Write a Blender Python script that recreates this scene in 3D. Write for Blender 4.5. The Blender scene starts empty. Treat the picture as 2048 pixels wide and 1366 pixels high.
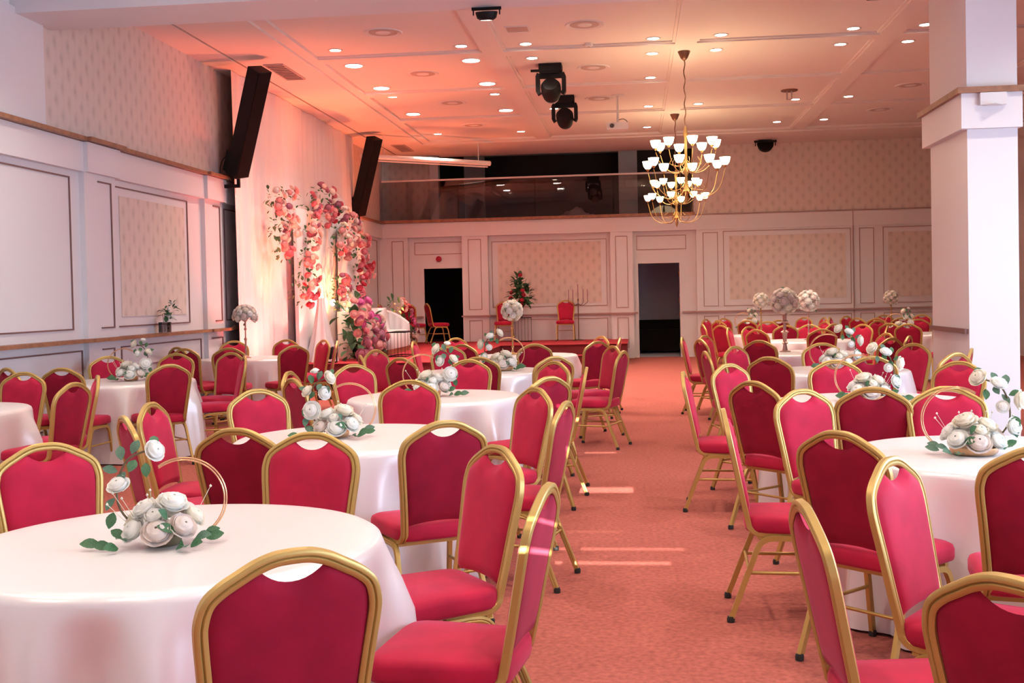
import bpy, math, random
from mathutils import Matrix, Vector, Euler
R = math.radians
scn = bpy.context.scene
C = scn.collection
# ------------------------------------------------------------------ camera
cam_d = bpy.data.cameras.new('camera')
cam = bpy.data.objects.new('camera', cam_d); C.objects.link(cam)
YAW, PIT, ROL = 0.109602, 0.023957, 0.021555
fwd = Vector((-math.sin(YAW), math.cos(YAW), 0)); rgt = Vector((math.cos(YAW), math.sin(YAW), 0)); up = Vector((0, 0, 1))
f2 = fwd*math.cos(PIT) - up*math.sin(PIT); u2 = up*math.cos(PIT) + fwd*math.sin(PIT)
r3 = rgt*math.cos(ROL) - u2*math.sin(ROL); u3 = u2*math.cos(ROL) + rgt*math.sin(ROL)
cam.matrix_world = Matrix(((r3.x, u3.x, -f2.x, 0), (r3.y, u3.y, -f2.y, 0), (r3.z, u3.z, -f2.z, 1.5), (0, 0, 0, 1)))
cam_d.sensor_width = 36; cam_d.lens = 2250/2048*36; cam_d.shift_y = -0.01667
cam_d.clip_start = 0.05; cam_d.clip_end = 200
scn.camera = cam
# ------------------------------------------------------------------ world, exposure
w = bpy.data.worlds.new('world'); scn.world = w; w.use_nodes = True
bg = w.node_tree.nodes['Background']; bg.inputs[0].default_value = (0.72, 0.82, 1.0, 1); bg.inputs[1].default_value = 1.0
vs = scn.view_settings
vs.view_transform = 'Standard'; vs.look = 'None'; vs.gamma = 1; vs.use_curve_mapping = False
vs.exposure = 0.28
scn.cycles.max_bounces = 4; scn.cycles.diffuse_bounces = 3; scn.cycles.glossy_bounces = 2; scn.cycles.transmission_bounces = 2; scn.cycles.transparent_max_bounces = 6
scn.cycles.use_adaptive_sampling = True; scn.cycles.adaptive_threshold = 0.08; scn.cycles.adaptive_min_samples = 16
scn.cycles.sample_clamp_indirect = 6; scn.cycles.caustics_reflective = False; scn.cycles.caustics_refractive = False
# ------------------------------------------------------------------ daylight
def light(name, kind, loc, rot, energy, color, **kw):
    d = bpy.data.lights.new(name, kind); d.energy = energy; d.color = color
    for k, v in kw.items(): setattr(d, k, v)
    o = bpy.data.objects.new(name, d); C.objects.link(o); o.location = loc
    if isinstance(rot, Vector): o.rotation_euler = rot.to_track_quat('-Z', 'Y').to_euler()
    else: o.rotation_euler = rot
    return o
SUN_EL = 14
light('sun', 'SUN', (0, -20, 10), Vector((-0.03, math.cos(R(SUN_EL)), -math.sin(R(SUN_EL)))), 26, (1, 0.93, 0.85), angle=R(0.12))
# daylight at the tall windows of the right-hand wall and at the window wall behind the camera
for i, (y0, y1) in enumerate(((-1.9, 1.3), (2.1, 5.3), (6.1, 9.6))):
    light('window_daylight', 'AREA', (6.28, (y0+y1)/2, 1.65), Vector((-1, 0.0, -0.5)), (210, 420, 300)[i], (0.52, 0.73, 1.0), shape='RECTANGLE', size=y1-y0, size_y=2.7)
light('rear_window_daylight', 'AREA', (-1.2, -2.85, 1.75), Vector((0, 1, -0.03)), 12, (0.85, 0.92, 1.0), shape='RECTANGLE', size=8.0, size_y=2.3)
# ------------------------------------------------------------------ mesh helpers
class MB:
    def __init__(s): s.v = []; s.f = []; s.mi = []; s.m = 0
    def add(s, vs_, fs):
        b = len(s.v); s.v += [tuple(v) for v in vs_]
        for f in fs: s.f.append([b+i for i in f]); s.mi.append(s.m)
        return s
    def box(s, x0, x1, y0, y1, z0, z1):
        return s.add([(x0,y0,z0),(x1,y0,z0),(x1,y1,z0),(x0,y1,z0),(x0,y0,z1),(x1,y0,z1),(x1,y1,z1),(x0,y1,z1)],
                     [(3,2,1,0),(4,5,6,7),(0,1,5,4),(1,2,6,5),(2,3,7,6),(3,0,4,7)])
    def obox(s, c, ax, ay, az):                      # oriented box: centre and three half-axis vectors
        c, ax, ay, az = map(Vector, (c, ax, ay, az)); P = []
        for k in (-1, 1):
            for (i, j) in ((-1,-1),(1,-1),(1,1),(-1,1)): P.append(c+ax*i+ay*j+az*k)
        return s.add(P, [(3,2,1,0),(4,5,6,7),(0,1,5,4),(1,2,6,5),(2,3,7,6),(3,0,4,7)])
    def sweep(s, path, prof, nrm, closed=False, cap=True):   # prof: (a, b): a in the plane of the path, b along nrm
        path = [Vector(p) for p in path]; n = len(path); k = len(prof); V = []
        nrm = Vector(nrm).normalized() if not isinstance(nrm, list) else nrm
        for i, p in enumerate(path):
            if closed: t = path[(i+1) % n]-path[i-1]
            else: t = path[min(i+1, n-1)]-path[max(i-1, 0)]
            t.normalize(); N = nrm if not isinstance(nrm, list) else Vector(nrm[i])
            N = (N - t*N.dot(t)).normalized(); S = t.cross(N)
            for a, b in prof: V.append(p+S*a+N*b)
        F = []
        for i in range(n if closed else n-1):
            j = (i+1) % n
            for q in range(k): F.append((i*k+q, i*k+(q+1) % k, j*k+(q+1) % k, j*k+q))
        if cap and not closed: F += [tuple(range(k))[::-1], tuple(range((n-1)*k, n*k))]
        return s.add(V, F)
    def tube(s, path, r, n=8, closed=False, cap=True):
        path = [Vector(p) for p in path]; V = []; m = len(path); N = None
        rr = r if isinstance(r, (list, tuple)) else [r]*m
        for i, p in enumerate(path):
            t = (path[(i+1) % m]-path[i-1]) if closed else (path[min(i+1, m-1)]-path[max(i-1, 0)])
            t.normalize()
            if N is None: N = t.orthogonal().normalized()
            N = (N-t*N.dot(t)).normalized(); B = t.cross(N)
            for q in range(n):
                a = 2*math.pi*q/n; V.append(p+(N*math.cos(a)+B*math.sin(a))*rr[i])
        F = []
        for i in range(m if closed else m-1):
            j = (i+1) % m
            for q in range(n): F.append((i*n+q, i*n+(q+1) % n, j*n+(q+1) % n, j*n+q))
        if cap and not closed: F += [tuple(range(n))[::-1], tuple(range((m-1)*n, m*n))]
        return s.add(V, F)
    def lathe(s, prof, c=(0, 0, 0), n=20, cap=True):  # prof: (r, z) upward
        V = []; k = len(prof)
        for r, z in prof:
            for q in range(n):
                a = 2*math.pi*q/n; V.append((c[0]+r*math.cos(a), c[1]+r*math.sin(a), c[2]+z))
        F = []
        for i in range(k-1):
            for q in range(n): F.append((i*n+q, i*n+(q+1) % n, (i+1)*n+(q+1) % n, (i+1)*n+q))
        if cap: F += [tuple(range(n))[::-1], tuple(range((k-1)*n, k*n))]
        return s.add(V, F)
    def grid(s, fn, nu, nv, wrap=False):
        V = [fn(i/(nu if wrap else nu-1), j/(nv-1)) for j in range(nv) for i in range(nu)]; F = []
        for j in range(nv-1):
            for i in range(nu if wrap else nu-1):
                i2 = (i+1) % nu; F.append((j*nu+i, j*nu+i2, (j+1)*nu+i2, (j+1)*nu+i))
        return s.add(V, F)
    def mesh(s, name, mats, smooth=None):
        me = bpy.data.meshes.new(name); me.from_pydata(s.v, [], s.f)
        for m in (mats if isinstance(mats, (list, tuple)) else [mats]): me.materials.append(m)
        if any(s.mi): me.polygons.foreach_set('material_index', s.mi)
        if smooth:
            me.polygons.foreach_set('use_smooth', [True]*len(me.polygons)); me.set_sharp_from_angle(angle=R(smooth))
        me.update(); return me
    def build(s, name, mats, parent=None, smooth=None, loc=None, rot=None):
        return place(name, s.mesh(name, mats, smooth), parent, loc, rot)
def place(name, me, parent=None, loc=None, rot=None, scale=None):
    o = bpy.data.objects.new(name, me); C.objects.link(o)
    if parent: o.parent = parent
    if loc is not None: o.location = loc
    if rot is not None: o.rotation_euler = rot
    if scale is not None: o.scale = scale if hasattr(scale, '__len__') else (scale,)*3
    return o
def empty(name, loc=(0, 0, 0), rz=0):
    o = bpy.data.objects.new(name, None); C.objects.link(o); o.location = loc; o.rotation_euler = (0, 0, rz); o.empty_display_size = 0.1
    return o
def tag(o, label=None, cat=None, group=None, kind=None):
    if label: o['label'] = label
    if cat: o['category'] = cat
    if group: o['group'] = group
    if kind: o['kind'] = kind
    return o
def struct(o): o['kind'] = 'structure'; return o
def copy_tree(o, parent=None):
    c = o.copy(); C.objects.link(c); c.parent = parent
    for ch in o.children: copy_tree(ch, c)
    return c
def arc(c, r, a0, a1, n, u=(1, 0, 0), v=(0, 0, 1)):
    c, u, v = Vector(c), Vector(u), Vector(v)
    return [c+u*r*math.cos(R(a0+(a1-a0)*i/(n-1)))+v*r*math.sin(R(a0+(a1-a0)*i/(n-1))) for i in range(n)]
def smooth_path(pts, n=6):                           # Catmull-Rom
    P = [Vector(p) for p in pts]; P = [2*P[0]-P[1]]+P+[2*P[-1]-P[-2]]; out = []
    for i in range(1, len(P)-2):
        a, b, c, d = P[i-1:i+3]
        for k in range(n):
            t = k/n; out.append(0.5*((2*b)+(c-a)*t+(2*a-5*b+4*c-d)*t*t+(3*b-a-3*c+d)*t**3))
    return out+[P[-2]]
# ------------------------------------------------------------------ materials
def mat(name, col, rough=0.6, metal=0.0, emit=None, es=0.0, sheen=0.0, sheen_tint=(1, 1, 1), spec=0.5, bump=0.0, bscale=60, var=0.0, vscale=4.0, trans=0.0):
    m = bpy.data.materials.new(name); m.use_nodes = True; nt = m.node_tree; b = nt.nodes['Principled BSDF']
    b.inputs['Base Color'].default_value = (*col, 1); b.inputs['Roughness'].default_value = rough; b.inputs['Metallic'].default_value = metal
    b.inputs['Specular IOR Level'].default_value = spec
    if sheen: b.inputs['Sheen Weight'].default_value = sheen; b.inputs['Sheen Tint'].default_value = (*sheen_tint, 1); b.inputs['Sheen Roughness'].default_value = 0.4
    if emit: b.inputs['Emission Color'].default_value = (*emit, 1); b.inputs['Emission Strength'].default_value = es
    if trans: b.inputs['Transmission Weight'].default_value = trans
    if var or bump:
        tc = nt.nodes.new('ShaderNodeTexCoord')
    if var:
        n = nt.nodes.new('ShaderNodeTexNoise'); n.inputs['Scale'].default_value = vscale; n.inputs['Detail'].default_value = 6
        nt.links.new(tc.outputs['Object'], n.inputs['Vector'])
        r = nt.nodes.new('ShaderNodeValToRGB'); r.color_ramp.elements[0].position = 0.3; r.color_ramp.elements[1].position = 0.7
        r.color_ramp.elements[0].color = (*[c*(1-var) for c in col], 1); r.color_ramp.elements[1].color = (*[min(1, c*(1+var)) for c in col], 1)
        nt.links.new(n.outputs['Fac'], r.inputs['Fac']); nt.links.new(r.outputs['Color'], b.inputs['Base Color'])
    if bump:
        n2 = nt.nodes.new('ShaderNodeTexNoise'); n2.inputs['Scale'].default_value = bscale; n2.inputs['Detail'].default_value = 3
        nt.links.new(tc.outputs['Object'], n2.inputs['Vector'])
        bp = nt.nodes.new('ShaderNodeBump'); bp.inputs['Strength'].default_value = bump; bp.inputs['Distance'].default_value = 0.01
        nt.links.new(n2.outputs['Fac'], bp.inputs['Height']); nt.links.new(bp.outputs['Normal'], b.inputs['Normal'])
    return m
def wallpaper(name, axis):                           # beige paper with a staggered lattice of small damask medallions
    m = mat(name, (0.6, 0.5, 0.4), 0.75); nt = m.node_tree; N = nt.nodes; L = nt.links; b = N['Principled BSDF']
    geo = N.new('ShaderNodeNewGeometry'); sep = N.new('ShaderNodeSeparateXYZ'); L.new(geo.outputs['Position'], sep.inputs[0])
    def mth(op, a, b_=None, c=None):
        n = N.new('ShaderNodeMath'); n.operation = op
        for i, x in enumerate((a, b_, c)):
            if x is None: continue
            if isinstance(x, (int, float)): n.inputs[i].default_value = x
            else: L.new(x, n.inputs[i])
        return n.outputs[0]
    def spots(off):
        u = mth('SUBTRACT', mth('FRACT', mth('ADD', mth('DIVIDE', sep.outputs[axis], 0.28), off)), 0.5)
        v = mth('SUBTRACT', mth('FRACT', mth('ADD', mth('DIVIDE', sep.outputs['Z'], 0.31), off)), 0.5)
        d = mth('SQRT', mth('ADD', mth('POWER', mth('MULTIPLY', u, 1.25), 2), mth('POWER', mth('MULTIPLY', v, 0.85), 2)))
        return mth('SUBTRACT', 1, mth('SMOOTH_MIN', 1, mth('DIVIDE', d, 0.27), 0.25))
    tot = mth('ADD', spots(0.0), spots(0.5))
    nz = N.new('ShaderNodeTexNoise'); nz.inputs['Scale'].default_value = 22; L.new(geo.outputs['Position'], nz.inputs['Vector'])
    st = mth('MULTIPLY', mth('SINE', mth('MULTIPLY', sep.outputs[axis], 2*math.pi/0.14)), 0.10)
    fac = mth('ADD', mth('MULTIPLY', tot, 0.75), mth('ADD', mth('MULTIPLY', mth('SUBTRACT', nz.outputs['Fac'], 0.5), 0.5), st)); 
    r = N.new('ShaderNodeValToRGB'); r.color_ramp.elements[0].color = (0.76, 0.64, 0.56, 1); r.color_ramp.elements[1].color = (0.55, 0.445, 0.385, 1)
    L.new(fac, r.inputs['Fac']); L.new(r.outputs['Color'], b.inputs['Base Color'])
    return m
M = {}
M['white'] = mat('white_paint', (0.80, 0.76, 0.76), 0.5)
M['ceil'] = mat('ceiling_paint', (0.80, 0.72, 0.68), 0.7)
M['paperY'] = wallpaper('wallpaper_side', 'Y'); M['paperX'] = wallpaper('wallpaper_back', 'X')
M['line'] = mat('moulding_brown', (0.22, 0.11, 0.095), 0.5)
M['line_pale'] = mat('moulding_pink_brown', (0.44, 0.27, 0.23), 0.5)
M['wood'] = mat('oak_trim', (0.33, 0.15, 0.08), 0.45, var=0.25, vscale=12)
M['carpet'] = mat('carpet_red', (0.44, 0.125, 0.098), 0.95, var=0.22, vscale=38, bump=0.5, bscale=160, spec=0.1)
M['stage'] = mat('stage_carpet', (0.46, 0.05, 0.06), 0.95, var=0.15, vscale=6, bump=0.4, bscale=120, spec=0.1)
M['stage_dark'] = mat('stage_riser', (0.16, 0.015, 0.02), 0.9)
M['velvet'] = mat('red_velvet', (0.46, 0.010, 0.045), 0.75, sheen=0.55, sheen_tint=(1.0, 0.28, 0.42), spec=0.25, var=0.18, vscale=7)
M['velvet_back'] = mat('red_velvet_shaded', (0.30, 0.006, 0.028), 0.8, sheen=0.35, sheen_tint=(1.0, 0.25, 0.40), spec=0.2, var=0.2, vscale=7)  # red velvet darkened: shade on the chair backs put into the colour
M['gold'] = mat('gold_frame', (0.55, 0.36, 0.105), 0.38, metal=0.45)
M['rubber'] = mat('black_rubber', (0.02, 0.018, 0.016), 0.7)
M['cloth'] = mat('white_satin', (0.88, 0.84, 0.83), 0.30, metal=0.18, spec=0.6)
M['tablewood'] = mat('table_board', (0.35, 0.22, 0.12), 0.6)
M['black'] = mat('black_metal', (0.009, 0.007, 0.007), 0.6, spec=0.2)
M['grille'] = mat('black_grille', (0.010, 0.007, 0.007), 0.9, bump=0.4, bscale=220, spec=0.08)
M['lens'] = mat('lens_glass', (0.02, 0.02, 0.025), 0.08, spec=0.9)
M['brass'] = mat('brass', (0.42, 0.25, 0.09), 0.35, metal=0.85)
M['bronze'] = mat('bronze', (0.20, 0.10, 0.06), 0.4, metal=0.7)
M['shade'] = mat('lit_glass_shade', (1, 0.93, 0.8), 0.4, emit=(1.0, 0.78, 0.48), es=9)
M['lamp'] = mat('lit_downlight', (1, 0.95, 0.9), 0.4, emit=(1.0, 0.86, 0.66), es=40)
M['lampc'] = mat('lit_led_panel', (1, 0.97, 0.95), 0.4, emit=(1.0, 0.93, 0.86), es=40)
for k_ in ('shade', 'lamp', 'lampc'): M[k_].cycles.emission_sampling = 'NONE'
M['ring'] = mat('white_plastic', (0.78, 0.74, 0.72), 0.4)
M['vent'] = mat('vent_metal', (0.52, 0.40, 0.36), 0.5)
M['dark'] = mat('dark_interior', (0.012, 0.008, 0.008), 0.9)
M['darkwall'] = mat('corridor_wall', (0.62, 0.58, 0.68), 0.8)
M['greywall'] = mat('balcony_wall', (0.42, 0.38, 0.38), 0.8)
M['drape'] = mat('white_drape', (0.82, 0.76, 0.75), 0.8, sheen=0.3)
M['sofa'] = mat('white_upholstery', (0.82, 0.80, 0.80), 0.7, sheen=0.4)
M['leaf'] = mat('green_leaf', (0.06, 0.165, 0.07), 0.5, var=0.3, vscale=15)
M['leafp'] = mat('grey_green_leaf', (0.10, 0.20, 0.13), 0.55, var=0.3, vscale=15)
M['stem'] = mat('brown_stem', (0.14, 0.10, 0.05), 0.7)
for k, c in dict(cream=(0.93, 0.85, 0.70), ivory=(0.96, 0.93, 0.86), blush=(0.88, 0.74, 0.66), pink=(0.82, 0.40, 0.38), rose=(0.74, 0.20, 0.25), red=(0.55, 0.02, 0.05), mauve=(0.45, 0.16, 0.24), magenta=(0.72, 0.14, 0.40)).items():
    M[k] = mat('petal_'+k, c, 0.65, sheen=0.25)
def petal(m, k):                                     # thin petals and leaves let light through
    nt = m.node_tree; b = nt.nodes['Principled BSDF']; o = nt.nodes['Material Output']; mx = nt.nodes.new('ShaderNodeMixShader'); tr = nt.nodes.new('ShaderNodeBsdfTranslucent')
    src = b.inputs['Base Color'].links
    if src: nt.links.new(src[0].from_socket, tr.inputs[0])
    else: tr.inputs[0].default_value = b.inputs['Base Color'].default_value
    mx.inputs[0].default_value = k; nt.links.new(b.outputs[0], mx.inputs[1]); nt.links.new(tr.outputs[0], mx.inputs[2]); nt.links.new(mx.outputs[0], o.inputs[0])
for k in ('cream', 'ivory', 'blush', 'pink', 'rose', 'red', 'mauve', 'magenta'): petal(M[k], 0.3)
petal(M['leaf'], 0.25); petal(M['leafp'], 0.25)
M['ringgold'] = mat('rose_gold_wire', (0.75, 0.42, 0.22), 0.3, metal=0.8)
M['silver'] = mat('antique_silver', (0.42, 0.26, 0.22), 0.35, metal=0.8)
M['socket'] = mat('white_socket', (0.75, 0.72, 0.7), 0.5)
g = bpy.data.materials.new('clear_glass'); g.use_nodes = True; nt = g.node_tree; nt.nodes.clear()
go = nt.nodes.new('ShaderNodeOutputMaterial'); gm = nt.nodes.new('ShaderNodeMixShader'); gt = nt.nodes.new('ShaderNodeBsdfTransparent'); gg = nt.nodes.new('ShaderNodeBsdfGlossy'); gf = nt.nodes.new('ShaderNodeFresnel')
gt.inputs[0].default_value = (0.80, 0.78, 0.78, 1); gg.inputs['Roughness'].default_value = 0.02; gf.inputs[0].default_value = 1.6
nt.links.new(gf.outputs[0], gm.inputs[0]); nt.links.new(gt.outputs[0], gm.inputs[1]); nt.links.new(gg.outputs[0], gm.inputs[2]); nt.links.new(gm.outputs[0], go.inputs[0])
M['glass'] = g
# ================================================================== STRUCTURE
XL, YB, XR, YR, ZC = -6.10, 26.82, 8.3, -3.0, 4.96
struct(MB().box(XL-0.3, XR+0.2, YR-0.2, YB+0.4, -0.1, 0).build('floor', M['carpet']))
# ---- left wall: bays, pilasters, frieze, ledge, chair rail, mouldings
wl = MB().box(-6.5, -6.14, YR, 27.25, 0, 5.2)
PIL = ((8.2, 8.9), (11.97, 12.72), (15.5, 16.18), (23.7, 24.3))
for a, b in PIL: wl.box(-6.14, -6.075, a, b, 0, 3.0)
wl.box(-6.14, -6.06, YR, YB, 3.0, 3.33)
for a, b in PIL: wl.box(-6.06, -6.01, a-0.03, b+0.03, 3.0, 3.33)
wl.box(-6.14, -6.08, 9.0, 11.2, 3.38, 4.5)
wall_left = struct(wl.build('wall_left', M['white']))
MB().box(-6.14, -6.115, 11.2, YB, 3.38, 4.97).build('wallpaper', M['paperY'], wall_left)
MB().box(-6.14, -6.128, 12.93, 14.87, 1.37, 2.82).build('wallpaper_panel', M['paperY'], wall_left)
lg = MB().box(-6.14, -5.99, YR, YB, 3.335, 3.38)
for a, b in PIL: lg.box(-6.0, -5.94, a-0.06, b+0.06, 3.335, 3.38)
lg.build('ledge', M['wood'], wall_left)
cr = MB().box(-6.14, -6.0, YR, YB, 1.10, 1.14)
for a, b in PIL: cr.box(-6.01, -5.97, a-0.03, b+0.03, 1.10, 1.14)
cr.build('chair_rail', M['wood'], wall_left)
MB().box(-6.14, -6.06, YR, 18.4, 0, 0.12).build('skirting', M['white'], wall_left)
def frameY(y0, y1, z0, z1, x, m='line', t=0.016, parent=None):
    q = MB(); pil = x > -6.1
    q.box(x, x+0.014, y0, y1, z0, z0+t); q.box(x, x+0.014, y0, y1, z1-t, z1)
    if not pil: q.box(x, x+0.014, y0, y0+t, z0+t, z1-t)
    q.box(x, x+0.014, y1-t, y1, z0+t, z1-t)
    return q.build('panel_moulding', M[m], parent)
for y0, y1, x in ((9.05, 11.75, -6.14), (12.28, 12.6, -6.075), (12.8, 15.0, -6.14), (15.8, 16.06, -6.075), (16.4, 19.0, -6.14), (24.5, 26.5, -6.14)):
    frameY(y0, y1, 1.245, 2.93, x, parent=wall_left)
for y0, y1, x in ((9.05, 11.93, -6.14), (12.28, 12.58, -6.075), (12.88, 15.38, -6.14), (15.62, 16.06, -6.075), (24.5, 26.5, -6.14)):
    frameY(y0, y1, 0.2, 1.015, x, parent=wall_left)
for y0, y1 in ((9.2, 11.8), (13.0, 15.25)): frameY(y0, y1, 0.3, 0.78, -6.14, 'white', 0.012, wall_left)
# ---- back wall
wb = MB()
for a, b in ((-6.14, -5.45), (-4.13, -3.5), (-0.57, -0.04), (1.45, XR+0.2)): wb.box(a, b, YB, 27.25, 0, 3.0)
wb.box(-6.14, XR+0.2, YB-0.03, 27.25, 3.0, 3.34)
wb.box(-5.45, -4.13, 27.0, 27.25, 2.25, 3.0).box(-5.45, -5.09, 27.0, 27.25, 0, 2.25)
wb.box(-3.5, -0.57, 27.0, 27.25, 0, 3.0)
wb.box(-0.04, 1.45, 27.0, 27.25, 2.25, 3.0).box(-0.04, 0.08, 27.0, 27.25, 0, 2.25).box(1.05, 1.45, 27.0, 27.25, 0, 2.25)
wb.box(1.40, XR+0.2, YB+0.02, 27.25, 3.34, 5.2)
wall_back = struct(wb.build('wall_back', M['white']))
MB().box(1.42, XR, YB, YB+0.02, 3.37, 4.97).build('wallpaper', M['paperX'], wall_back)
for a, b, y in ((-3.28, -0.80, 27.0), (2.21, 4.87, YB), (5.83, 7.9, YB)):
    MB().box(a, b, y-0.012, y, 1.34, 2.80 if y == 27.0 else 2.83).build('wallpaper_panel', M['paperX'], wall_back)
MB().box(-6.14, 1.42, YB-0.10, YB+0.2, 3.345, 3.415).build('ledge', M['wood'], wall_back)
MB().box(1.42, XR, YB-0.05, YB, 3.335, 3.36).build('ledge', M['line_pale'], wall_back)
rl = MB()
for a, b, y in ((-6.1, -5.45, YB), (-5.45, -5.12, 27.0), (-4.16, -3.47, YB), (-3.5, -0.57, 27.0), (-0.6, -0.01, YB), (-0.04, 0.06, 27.0), (1.10, 1.45, 27.0), (1.42, XR, YB)):
    rl.box(a, b, y-0.05, y, 1.05, 1.088)
rl.build('chair_rail', M['line_pale'], wall_back)
def frameX(x0, x1, z0, z1, y, m='line_pale', t=0.016, parent=wall_back):
    q = MB()
    q.box(x0, x1, y-0.014, y, z0, z0+t); q.box(x0, x1, y-0.014, y, z1-t, z1)
    q.box(x0, x0+t, y-0.014, y, z0+t, z1-t); q.box(x1-t, x1, y-0.014, y, z0+t, z1-t)
    return q.build('panel_moulding', M[m], parent)
for a, b, z0, z1, y in ((-5.84, -5.55, 1.25, 2.92, YB), (-3.98, -3.66, 1.22, 2.92, YB), (-0.45, -0.16, 1.2, 2.90, YB), (-3.43, -0.66, 1.26, 2.86, 27.0),
        (-5.32, -4.0, 2.58, 2.88, 27.0), (0.05, 1.22, 2.56, 2.90, 27.0), (1.60, 1.95, 1.19, 2.93, YB), (2.07, 4.99, 1.19, 2.95, YB), (5.18, 5.51, 1.19, 2.94, YB), (5.71, 8.05, 1.19, 2.95, YB)):
    frameX(a, b, z0, z1, y)
for a, b, y in ((-5.84, -5.55, YB), (-3.98, -3.66, YB), (-3.3, -0.66, 27.0), (-0.43, -0.16, YB), (1.60, 1.95, YB), (2.07, 4.99, YB), (5.18, 5.51, YB), (5.71, 8.05, YB)):
    frameX(a, b, 0.25, 0.97, y)
MB().box(5.03, 5.05, YB-0.035, YB, 0.0, 3.34).build('panel_seam', M['line_pale'], wall_back)
# ---- doors
def door(name, x0, x1, z0, hinges):
    q = MB().box(x0-0.07, x0, 26.96, 27.25, z0, 2.31).box(x1, x1+0.07, 26.96, 27.25, z0, 2.31).box(x0, x1, 26.96, 27.25, 2.24, 2.31)
    o = struct(q.build(name, M['white']))
    for z in hinges: MB().lathe([(0.018, -0.06), (0.018, 0.06)], (x1-0.01, 26.98, z), 8).build('hinge', M['bronze'], o)
    return o
door('door_1', -5.09, -4.06, 0.456, ()); door('door_2', 0.08, 1.05, 0.0, (0.28, 1.02, 1.38, 1.98))
cor = MB(); cor.box(-0.6, 2.2, 29.6, 29.8, 0, 2.6).box(-0.7, -0.6, 27.25, 29.8, 0, 2.6).box(2.2, 2.3, 27.25, 29.8, 0, 2.6).box(-0.7, 2.3, 27.25, 29.8, 2.6, 2.7)
struct(cor.build('wall_corridor', M['darkwall']))
struct(MB().box(-0.7, 2.3, 27.22, 29.8, -0.1, -0.005).build('floor_corridor', M['darkwall']))
tag(MB().box(-0.5, 2.1, 29.0, 29.55, 0.06, 0.60).box(-0.5, 2.1, 29.4, 29.58, 0.60, 0.84).box(-0.45, -0.35, 29.05, 29.5, 0, 0.06).box(1.95, 2.05, 29.05, 29.5, 0, 0.06).build('bench', M['dark']), 'black upholstered bench seen through the right open doorway', 'bench')
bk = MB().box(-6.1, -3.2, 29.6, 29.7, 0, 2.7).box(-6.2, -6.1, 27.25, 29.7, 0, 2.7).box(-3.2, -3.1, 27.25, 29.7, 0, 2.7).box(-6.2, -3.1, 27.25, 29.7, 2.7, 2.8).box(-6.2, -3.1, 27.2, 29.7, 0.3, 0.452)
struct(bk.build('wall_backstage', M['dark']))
# ---- balcony behind the glass
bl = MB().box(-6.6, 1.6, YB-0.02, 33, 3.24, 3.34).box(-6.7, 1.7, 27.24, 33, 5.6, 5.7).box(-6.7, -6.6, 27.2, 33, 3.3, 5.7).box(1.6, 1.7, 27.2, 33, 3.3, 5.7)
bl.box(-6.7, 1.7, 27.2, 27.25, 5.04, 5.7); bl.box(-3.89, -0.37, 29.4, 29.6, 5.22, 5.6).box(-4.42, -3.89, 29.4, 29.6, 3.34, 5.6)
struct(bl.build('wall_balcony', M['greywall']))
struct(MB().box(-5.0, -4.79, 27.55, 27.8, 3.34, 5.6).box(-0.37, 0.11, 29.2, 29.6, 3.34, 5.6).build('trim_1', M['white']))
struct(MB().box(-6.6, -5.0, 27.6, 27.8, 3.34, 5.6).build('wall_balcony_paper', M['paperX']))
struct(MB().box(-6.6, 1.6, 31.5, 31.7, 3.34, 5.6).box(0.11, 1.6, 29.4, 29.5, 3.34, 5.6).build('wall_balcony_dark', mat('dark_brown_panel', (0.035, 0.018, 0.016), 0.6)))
bal = empty('balcony_balustrade', (-2.3, YB-0.02, 3.415))
tag(bal, 'clear glass balcony balustrade with a slim pink handrail', 'balustrade')
MB().box(-3.75, 3.70, -0.03, 0.03, 0.925, 0.965).build('handrail', M['ring'], bal)
for i in range(4):
    x0 = -3.74+i*1.86; MB().box(x0, x0+1.85, -0.006, 0.006, 0.0, 0.925).build('glass_pane', M['glass'], bal)
# ---- ceiling: soffit with a shadow gap, shallow coffers, beams
ceil = struct(MB().box(XL-0.4, XR+0.2, 11.4, YB+0.4, 5.04, 5.2).build('ceiling', M['ceil']))
MB().box(XL-0.05, -5.64, 11.4, YB, ZC, 5.04).build('soffit_board', M['ceil'], ceil)
MB().box(-5.60, -4.67, 11.4, YB, ZC, 5.04).build('soffit_board', M['ceil'], ceil)
MB().box(-4.67, XR+0.2, 24.98, 27.25, ZC, 5.04).build('soffit_board', M['ceil'], ceil)
MB().box(-4.67, -4.50, 11.4, 24.98, 4.995, 5.04).build('soffit_step', M['ceil'], ceil)
MB().box(-4.50, XR, 24.80, 24.98, 4.995, 5.04).build('soffit_step', M['ceil'], ceil)
for x in (-1.95, 0.77, 3.55, 6.3): MB().box(x-0.15, x+0.15, 11.4, 24.8, 4.995, 5.04).box(x-0.19, x+0.19, 11.4, 24.8, 5.018, 5.04).build('ceiling_beam', M['ceil'], ceil)
for y in (13.3, 16.15, 19.0, 21.9): MB().box(-4.5, XR, y-0.15, y+0.15, 4.996, 5.04).box(-4.5, XR, y-0.19, y+0.19, 5.019, 5.04).build('ceiling_beam', M['ceil'], ceil)
struct(MB().box(-6.2, XR, 10.67, 11.41, 4.435, 5.2).build('trim_2', M['white']))
struct(MB().box(-6.5, XR, YR, 10.67, 4.86, 5.1).build('ceiling_front', M['white']))
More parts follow.
